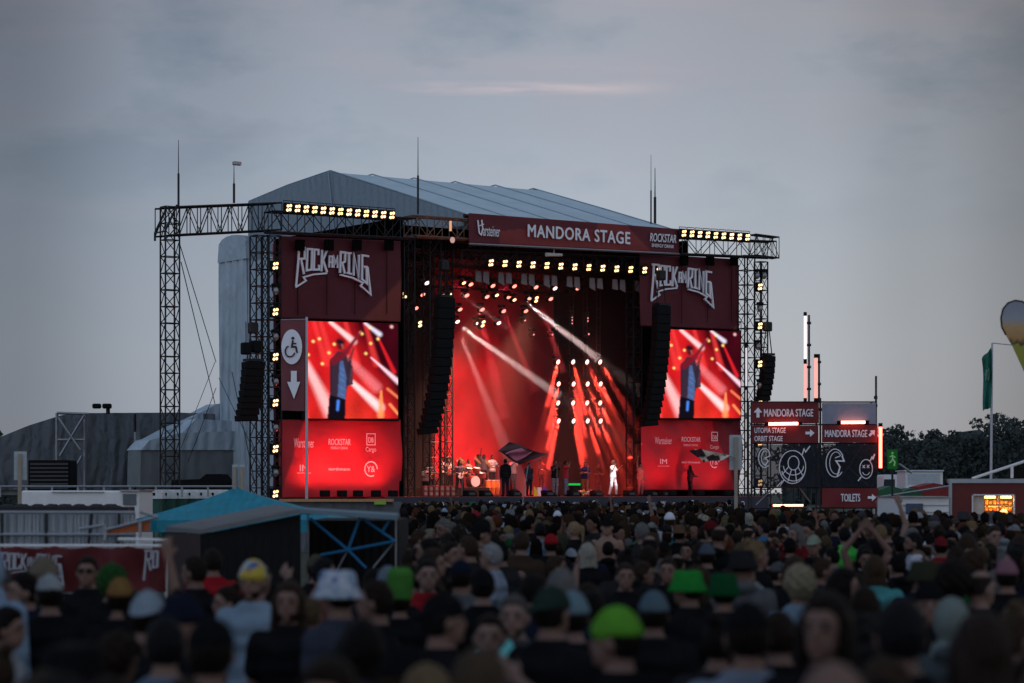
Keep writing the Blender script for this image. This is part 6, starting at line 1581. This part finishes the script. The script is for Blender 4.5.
def draw(label, x0, x1, y0, y1, fn):
    q = W((x0+x1)/2, y1, Ys-.1); th = wthing('drawing_banner', label, 'banner', *q); tag(th, None, None, 'signs on the scaffold')
    flagmesh([(x0, y0), (x1, y0), (x1, y1), (x0, y1)], Ys-.08, 20, 8, .006).build('mesh_cloth', M_mesh, th, smooth=True); mb = MB(); fn(mb); mb.build('line_drawing', M_letter, th); return th
def PX(pts): return [(W(a, b, Ys-.13)[0], W(a, b, Ys-.13)[2]) for a, b in pts]
def arcp(cx, cy, rx, ry, a0, a1, n=22): return [(cx+rx*math.cos(a), cy-ry*math.sin(a)) for a in np.linspace(a0, a1, n)]
LW = .8*SK_; ya, yb = Ys-.14, Ys-.125
def d1(mb):
    cx, cy = 792.5, 467
    mb.stroke(PX(arcp(cx, cy, 13.2, 16.5, 0, 2*PI-.01, 30)), LW, ya, yb, True); mb.stroke(PX(arcp(cx+1, cy-4, 5.5, 7, 0, 2*PI-.01, 20)), LW, ya, yb, True)
    mb.stroke(PX(arcp(cx+1, cy-1, 10, 9, PI, 2*PI)), LW, ya, yb); mb.stroke(PX(arcp(cx+1, cy+1, 12, 13, PI*1.08, PI*1.92)), LW, ya, yb)
    for a in (-2.6, -1.95, -1.25, -.6): mb.stroke(PX([(cx+1+5.5*math.cos(a), cy-4-7*math.sin(a)), (cx+12.5*math.cos(a), cy-15.5*math.sin(a))]), LW*.9, ya, yb)
    mb.stroke(PX([(802, 455), (804, 449), (805.5, 452), (810, 446)]), LW*1.3, ya, yb); mb.stroke(PX([(784, 480), (780, 486), (782, 481), (777, 486.5)]), LW*1.3, ya, yb)
    mb.stroke(PX(arcp(764.5, 458, 6, 9.5, .6, 5.4)), LW, ya, yb); mb.stroke(PX(arcp(765, 458, 3.8, 7, .9, 5.2)), LW*.8, ya, yb); mb.stroke(PX([(769, 452), (770, 456), (765, 458), (768, 461), (765, 466)]), LW*1.2, ya, yb)
def d2(mb):
    mb.stroke(PX(arcp(835, 463, 9, 14, .5, 5.6)), LW, ya, yb); mb.stroke(PX(arcp(836, 463, 6.4, 11, .7, 5.3)), LW*.8, ya, yb); mb.stroke(PX([(842, 456), (844, 461), (836, 461), (840, 467), (837, 477)]), LW*1.7, ya, yb); mb.stroke(PX([(835, 458), (840, 456)]), LW, ya, yb)
    mb.stroke(PX(arcp(866, 469, 6.4, 9.5, 0, 2*PI-.01)), LW, ya, yb, True)
    for c_ in (863.7, 868): mb.stroke(PX([(c_-1.2, 465), (c_+1.2, 468)]), LW*.8, ya, yb); mb.stroke(PX([(c_+1.2, 465), (c_-1.2, 468)]), LW*.8, ya, yb)
    mb.stroke(PX(arcp(866, 471, 3.6, 4, PI*1.1, PI*1.9)), LW*.8, ya, yb); mb.stroke(PX([(870, 461), (872, 457), (873, 459), (874.5, 454)]), LW*1.3, ya, yb); mb.stroke(PX([(858, 481), (861, 477)]), LW*1.4, ya, yb)
draw('black mesh banner with a white globe and half-face drawing', 752, 819, 444.5, 487, d1)
draw('black mesh banner with white mask and smiley drawings', 822, 877, 444.5, 487, d2)
def neon(label, a, b, m, r=.045, light=None):
    th = wthing('neon_tube', label, 'neon tube', *W(*b, Ys-.25)); tag(th, None, None, 'neon tubes on the scaffold'); mb = MB(); p, q = W(*a, Ys-.25), W(*b, Ys-.25); mb.bar(p, q, r, n=8); mb.build('tube', m, th)
    mb = MB(); d = (Vector(q)-Vector(p)).normalized()*.06
    for e in (Vector(p), Vector(q)): mb.bar(e-d, e+d, r*1.3, n=8)
    mb.build('end_cap', M_black, th)
neon('horizontal white-pink tube under the upper left sign', (766.5, 424), (800, 423.5), M_tube)
neon('horizontal white-pink tube under the pale mesh panel', (839, 422.5), (867, 422.2), M_tube)
neon('lowest horizontal salmon tube at the foot of the scaffold', (771, 505.5), (805, 505.3), M_tube, .03)
neon('vertical red tube on the right edge of the scaffold', (880.5, 425), (880.5, 470), M_tuber, .05)
neon('tall white vertical tube above the scaffold', (805.2, 314), (805.2, 361), emis('white_tube', (1, .85, .85), 1.6), .04)
neon('pink lower length of the tall vertical tube', (805.2, 362), (805.2, 400), emis('pink_tube', (1, .35, .3), 1.4), .04)
neon('shorter pink vertical tube above the scaffold', (816, 356), (816, 400), emis('pink_tube', (1, .35, .3), 1.4), .05)
neon('faint white vertical tube before the right truss tower', (746.3, 346), (746.3, 388), emis('dim_tube', (.8, .75, .8), .9), .03)
for a, b, lb in (((809, 315), (809, 402), 'tall dark pipe beside the white vertical tube'), ((819, 354), (819, 402), 'shorter dark pipe beside the pink vertical tube')):
    th = wthing('steel_pipe', lb, 'pipe', *W(*b, Ys-.1)); tag(th, None, None, 'dark pipes above the scaffold'); mb = MB(); mb.bar(W(*a, Ys-.1), W(*b, Ys-.1), .035, n=6); mb.build('tube', M_truss, th); mb = MB()
    for y in np.arange(a[1]+8, b[1], 22): mb.bar(W(a[0]-2, y, Ys-.12), W(a[0]+2, y, Ys-.12), .045, n=6)
    mb.build('clamp', M_truss, th)
# ------------------------------------------------------------------ the right side of the field
th = wthing('exit_sign', 'green glowing emergency exit sign with a running figure on a dark pole', 'sign', *W(892.5, 510, 70))
wbox(888, 897.5, 449.5, 469, 70, .1, emis('exit_green', (.03, .26, .05), .20), 'panel', th)
k = 70/FPX; mb = MB(); q = W(892.7, 459, 69.95); u_ = lambda a, b: (q[0]+a*k, q[2]+b*k)
mb.disc(u_(-.3, 6), 1.1*k, 69.93, 69.96, 10); mb.stroke([u_(-.3, 4.4), u_(0, 0), u_(2.2, -3), u_(1.4, -7)], 1.3*k, 69.93, 69.96); mb.stroke([u_(0, 0), u_(-2, -3), u_(-3.6, -4)], 1.2*k, 69.93, 69.96); mb.stroke([u_(-3, 2), u_(-.3, 3.6), u_(2.6, 1.5)], 1*k, 69.93, 69.96)
mb.build('running_figure', emis('exit_white', (.3, .65, .35), .32), th)
mb = MB(); p = W(892.7, 469, 70); mb.bar((p[0], 70.05, 0), (p[0], 70.05, p[2]), .035); mb.build('pole', M_truss, th)
def van(x0, x1, y0, y1, Y, label, cab='left'):
    a = W(x0, y0, Y); b = W(x1, y1, Y); th = wthing('white_van', label, 'van', (a[0]+b[0])/2, Y, 0); tag(th, None, None, 'vehicles parked at the back'); L_ = b[0]-a[0]; H_ = a[2]
    mb = MB(); mb.prism([(a[0], .35), (a[0], H_*.55), (a[0]+L_*.08, H_*.62), (a[0]+L_*.16, H_*.97), (a[0]+L_*.2, H_), (b[0]-.1, H_), (b[0], H_*.95), (b[0], .35)], Y, Y+2); mb.build('van_body', M_white, th)
    mb = MB(); mb.prism([(a[0]+L_*.1, H_*.62), (a[0]+L_*.17, H_*.93), (b[0]-.4, H_*.93), (b[0]-.4, H_*.62)], Y-.012, Y-.003); mb.build('window_band', mat('van_glass', (.03, .035, .045), .15), th)
    for f in (.18, .82):
        mb = MB(); mb.bar((a[0]+L_*f, Y-.03, .35), (a[0]+L_*f, Y+.2, .35), .34, n=16); mb.build('wheel', M_black, th)
van(880, 904, 474.5, 500, 105, 'white van parked behind the right edge of the scaffold')
th = wthing('white_trailer', 'boxy white trailer standing before the dark wood', 'trailer', *W(924, 500, 100)); th.location.z = 0; OFF[th.name] = (W(924, 500, 100)[0], 100, 0)
wbox(905.5, 943, 471.5, 494, 100, 2.2, M_white, 'box_body', th, .03, z0=.5); wbox(904.5, 944, 470, 471.4, 99.9, 2.4, mat('trailer_trim', (.45, .5, .55), .5), 'roof', th); wbox(908, 940, 474, 484, 99.97, .04, mat('trailer_panel', (.35, .4, .45), .5), 'side_panel', th)
mb = MB()
for x in (914, 934): q = W(x, 500, 100); mb = MB(); mb.bar((q[0], 99.95, .4), (q[0], 100.2, .4), .4, n=14); mb.build('wheel', M_black, th)
for k, (x0, x1, y0, y1, Y, col, lb) in enumerate(((880, 902, 487, 499, 84, (.02, .10, .05), 'green tarpaulin stall at the foot of the scaffold'), (902, 922, 489, 500, 85, (.015, .09, .045), 'green tarpaulin stall left of the red one'), (918, 950, 484, 500, 86, (.20, .02, .022), 'red tarpaulin stall behind the white kiosk cabin'))):
    q = W((x0+x1)/2, y1, Y); th = wthing('market_stall', lb, 'stall', q[0], Y, 0); tag(th, None, None, 'tarpaulin stalls'); m = mat('stall_%d' % k, col, .7, noise=.4, scale=2)
    wpoly([(x0, y1), (x0, y0+3), ((x0+x1)/2, y0-1), (x1, y0+2), (x1, y1)], Y, 2, m, 'canopy', th)
    a = W(x0, y1, Y); b = W(x1, y1, Y); mb = MB()
    for x in (a[0]+.05, b[0]-.05):
        for d in (.05, 1.95): mb.bar((x, Y+d, 0), (x, Y+d, a[2]), .03)
    mb.build('frame', M_alu, th)
pq = None
th = wthing('barrier_pipe', 'pale sloping pipe above the green stalls', 'pipe', *W(920, 490, 80)); pipes([((880, 497), (950, 486)), ((899, 464), (912, 473))], 80, .04, M_alu, 'tube', th)
# white cabin and red kiosk
th = wthing('white_cabin', 'white cabin with a dark blue window left of the red kiosk', 'cabin', *W(925, 520, 53.8)); th.location.z = 0; OFF[th.name] = (W(925, 520, 53.8)[0], 53.8, 0)
wbox(898, 949, 497.5, 520, 53.8, 3, M_white, 'wall', th, z0=0); wbox(897, 950, 496.3, 497.4, 53.7, 3.2, M_alu, 'roof_edge', th); wbox(906, 923, 503.5, 514, 53.74, .05, mat('blue_pane', (.02, .05, .10), .2), 'window', th)
for y in (505, 512): wbox(898, 949, y, y+.5, 53.77, .02, mat('groove', (.2, .22, .25)), 'wall_joint', th)
Yk = 54.; th = wthing('red_kiosk', 'red kiosk with a grey frame and a warm lit serving window', 'kiosk', *W(990, 520, Yk)); th.location.z = 0; OFF[th.name] = (W(990, 520, Yk)[0], Yk, 0)
M_kred = mat('kiosk_red', (.10, .012, .012), .5, noise=.15)
wx = [952, 972, 1015, 1045]
wbox(952, 972.5, 483, 530, Yk, .08, M_kred, 'wall', th, z0=0); wbox(1014.5, 1045, 483, 530, Yk, .08, M_kred, 'wall', th, z0=0); wbox(972.5, 1014.5, 483, 495.5, Yk, .08, M_kred, 'wall', th)
a = W(972.5, 522.5, Yk); b = W(1014.5, 522.5, Yk); mb = MB(); mb.box(a[0], b[0], Yk, Yk+.08, 0, a[2]); mb.build('wall', M_kred, th)
wbox(949.5, 1046, 478.8, 483, Yk-.05, .3, mat('kiosk_trim', (.30, .33, .36), .5), 'roof', th); wbox(949.5, 952, 483, 530, Yk-.05, .12, mat('kiosk_trim', (.3, .33, .36)), 'corner_post', th, z0=0)
mb = MB(); a = W(972.5, 495.5, Yk); b = W(1014.5, 516, Yk)
kx = W(953.5, 480, Yk)[0]; kb = W(954, 480, Yk+3)[0]; zt_ = a[2]+.2
mb.box(kb, b[0]+.9, Yk+2.9, Yk+3, 0, zt_)
mb.add([(kx, Yk+.1, zt_), (b[0]+.7, Yk+.1, zt_), (b[0]+.9, Yk+3, zt_), (kb, Yk+3, zt_)], [(0, 1, 2, 3)]); mb.build('inner_wall', mat('kiosk_inside', (.55, .38, .2), .7, noise=.3, scale=5), th)
mb = MB(); mb.add([(kx, Yk+.08, 0), (kb, Yk+3, 0), (kb, Yk+3, zt_), (kx, Yk+.08, zt_)], [(0, 1, 2, 3)]); mb.build('side_wall', M_kred, th)
wbox(972, 973.2, 494.5, 523, Yk-.03, .03, M_white, 'window_frame', th); wbox(1013.8, 1015, 494.5, 523, Yk-.03, .03, M_white, 'window_frame', th); wbox(972, 1015, 494.3, 495.4, Yk-.03, .03, M_white, 'window_frame', th); wbox(998.5, 999.6, 495.5, 523, Yk-.02, .03, mat('kiosk_trim', (.3, .33, .36)), 'mullion', th)
wbox(973.2, 984, 495.5, 523, Yk+.1, .02, mat('pale_shutter', (.5, .45, .4), .6), 'shutter', th)
mb = MB(); 
for k in range(14):
    q = W(986+(k % 7)*3.9, 504+(k//7)*6.5, Yk+1.5); mb.bbox(q[0]-.035, q[0]+.035, Yk+1.4, Yk+1.5, q[2]-.01, q[2]+random.uniform(.04, .12), .01)
mb.build('goods', patmat('goods', [(.6, .3, .05), (.5, .1, .02), (.7, .5, .2), (.3, .2, .1)], 14), th)
mb = MB(); q = W(984, 505, Yk+1.5); q2 = W(1014, 505, Yk+1.5); mb.box(q[0], q2[0], Yk+1.4, Yk+1.8, q[2]-.05, q[2]-.02); mb.build('shelf', M_alu, th)
for k, px in enumerate((990, 1006)):
    q = W(px, 497.2, Yk+.7); mb = MB(); mb.bar((q[0]-.12, q[1], q[2]), (q[0]+.12, q[1], q[2]), .025, n=8); mb.build('ceiling_tube', emis('kiosk_lamp', (1, .5, .12), 9), th)
    l = bpy.data.lights.new('kiosk_lamp', 'POINT'); l.energy = 45; l.color = (1, .42, .08); l.shadow_soft_size = .1; o = bpy.data.objects.new('kiosk_lamp_light', l); COL.objects.link(o); o.location = (q[0], q[1], q[2]-.05)
th = wthing('roof_ramp', 'pale sloping beam and small machine on the kiosk roof', 'beam', *W(1000, 478, Yk+1)); pipes([((972, 478.6), (1030, 459.5)), ((1012, 466), (1012, 478))], Yk+1, .035, M_white, 'beam', th); wbox(1013, 1030, 466.5, 478, Yk+1.2, .5, M_black, 'machine', th, .02)
# flags
Yg = 80.; th = wthing('green_flag', 'green flag hanging slack from a tall white pole', 'flag', *W(990, 520, Yg)); th.location.z = 0; OFF[th.name] = (W(990, 520, Yg)[0], Yg, 0)
p = W(992.2, 343, Yg); q = W(990.2, 480, Yg); mb = MB(); mb.bar((q[0], Yg, 0), p, .05, .035, n=8); mb.bar(p, W(1012, 345, Yg), .02); mb.build('pole', mat('pole_grey', (.42, .42, .46)), th)
mb = flagmesh([(981, 359), (992, 347), (991.2, 407), (984, 411)], Yg-.05, 12, 24, .07); mb.v = [(x+.14*math.sin(z*2.3)*(W(992, 347, Yg)[0]-x)*1.2, y, z) for x, y, z in mb.v]
mb.build('flag_cloth', mat('flag_green', (.02, .15, .115), .8, noise=.3, scale=4, wave=('X', 3, 3, .6)), th, smooth=True)
flagmesh([(985, 371), (989, 368), (989.3, 380), (985.5, 381)], Yg-.2, 8, 8, .05).build('emblem', mat('flag_pale', (.12, .26, .2), .8), th)
Yb = 44.; th = wthing('feather_flag', 'teardrop advertising flag with a printed wheat field at the right edge', 'flag', *W(1031, 520, Yb)); th.location.z = 0; OFF[th.name] = (W(1031, 520, Yb)[0], Yb, 0)
prof_ = [(1031, 378), (1024, 371), (1018, 358), (1012.5, 346), (1006, 335), (1001.8, 327), (1001, 318), (1003, 309), (1008, 303), (1015, 300.5), (1022, 301.5), (1029, 306), (1033, 316)]
P = [W(a, b, Yb) for a, b in prof_]; mb = MB(); mb.prism([(p[0], p[2]) for p in P], Yb, Yb+.02); 
m = bpy.data.materials.new('wheat_print'); m.use_nodes = True; t = m.node_tree; bs = t.nodes['Principled BSDF']; tcn = nn(t, 'ShaderNodeTexCoord').outputs['Object']; sp_ = nn(t, 'ShaderNodeSeparateXYZ'); t.links.new(tcn, sp_.inputs[0])
za, zb_ = W(0, 376, Yb)[2], W(0, 300, Yb)[2]; f = mathn(t, 'DIVIDE', mathn(t, 'SUBTRACT', sp_.outputs[2], za), zb_-za)
nz = nn(t, 'ShaderNodeTexNoise'); t.links.new(tcn, nz.inputs[0]); nz.inputs['Scale'].default_value = 9
f2 = mathn(t, 'ADD', f, mathn(t, 'MULTIPLY_ADD', nz.outputs[0], .16, -.08))
t.links.new(ramp(t, f2, [(.0, (.20, .22, .02)), (.40, (.24, .24, .03)), (.43, (.05, .03, .015)), (.50, (.35, .2, .07)), (.66, (.40, .26, .12)), (.74, (.26, .28, .32)), (.86, (.22, .25, .30)), (1., (.2, .22, .27))]), bs.inputs['Base Color']); bs.inputs['Roughness'].default_value = .7
mb.build('flag_cloth', m, th); mb = MB(); mb.tube([W(a, b, Yb+.01) for a, b in prof_[4:]], .018); q = W(1033.5, 320, Yb); mb.bar((q[0], Yb, 0), q, .03, n=6); mb.build('pole', M_truss, th)
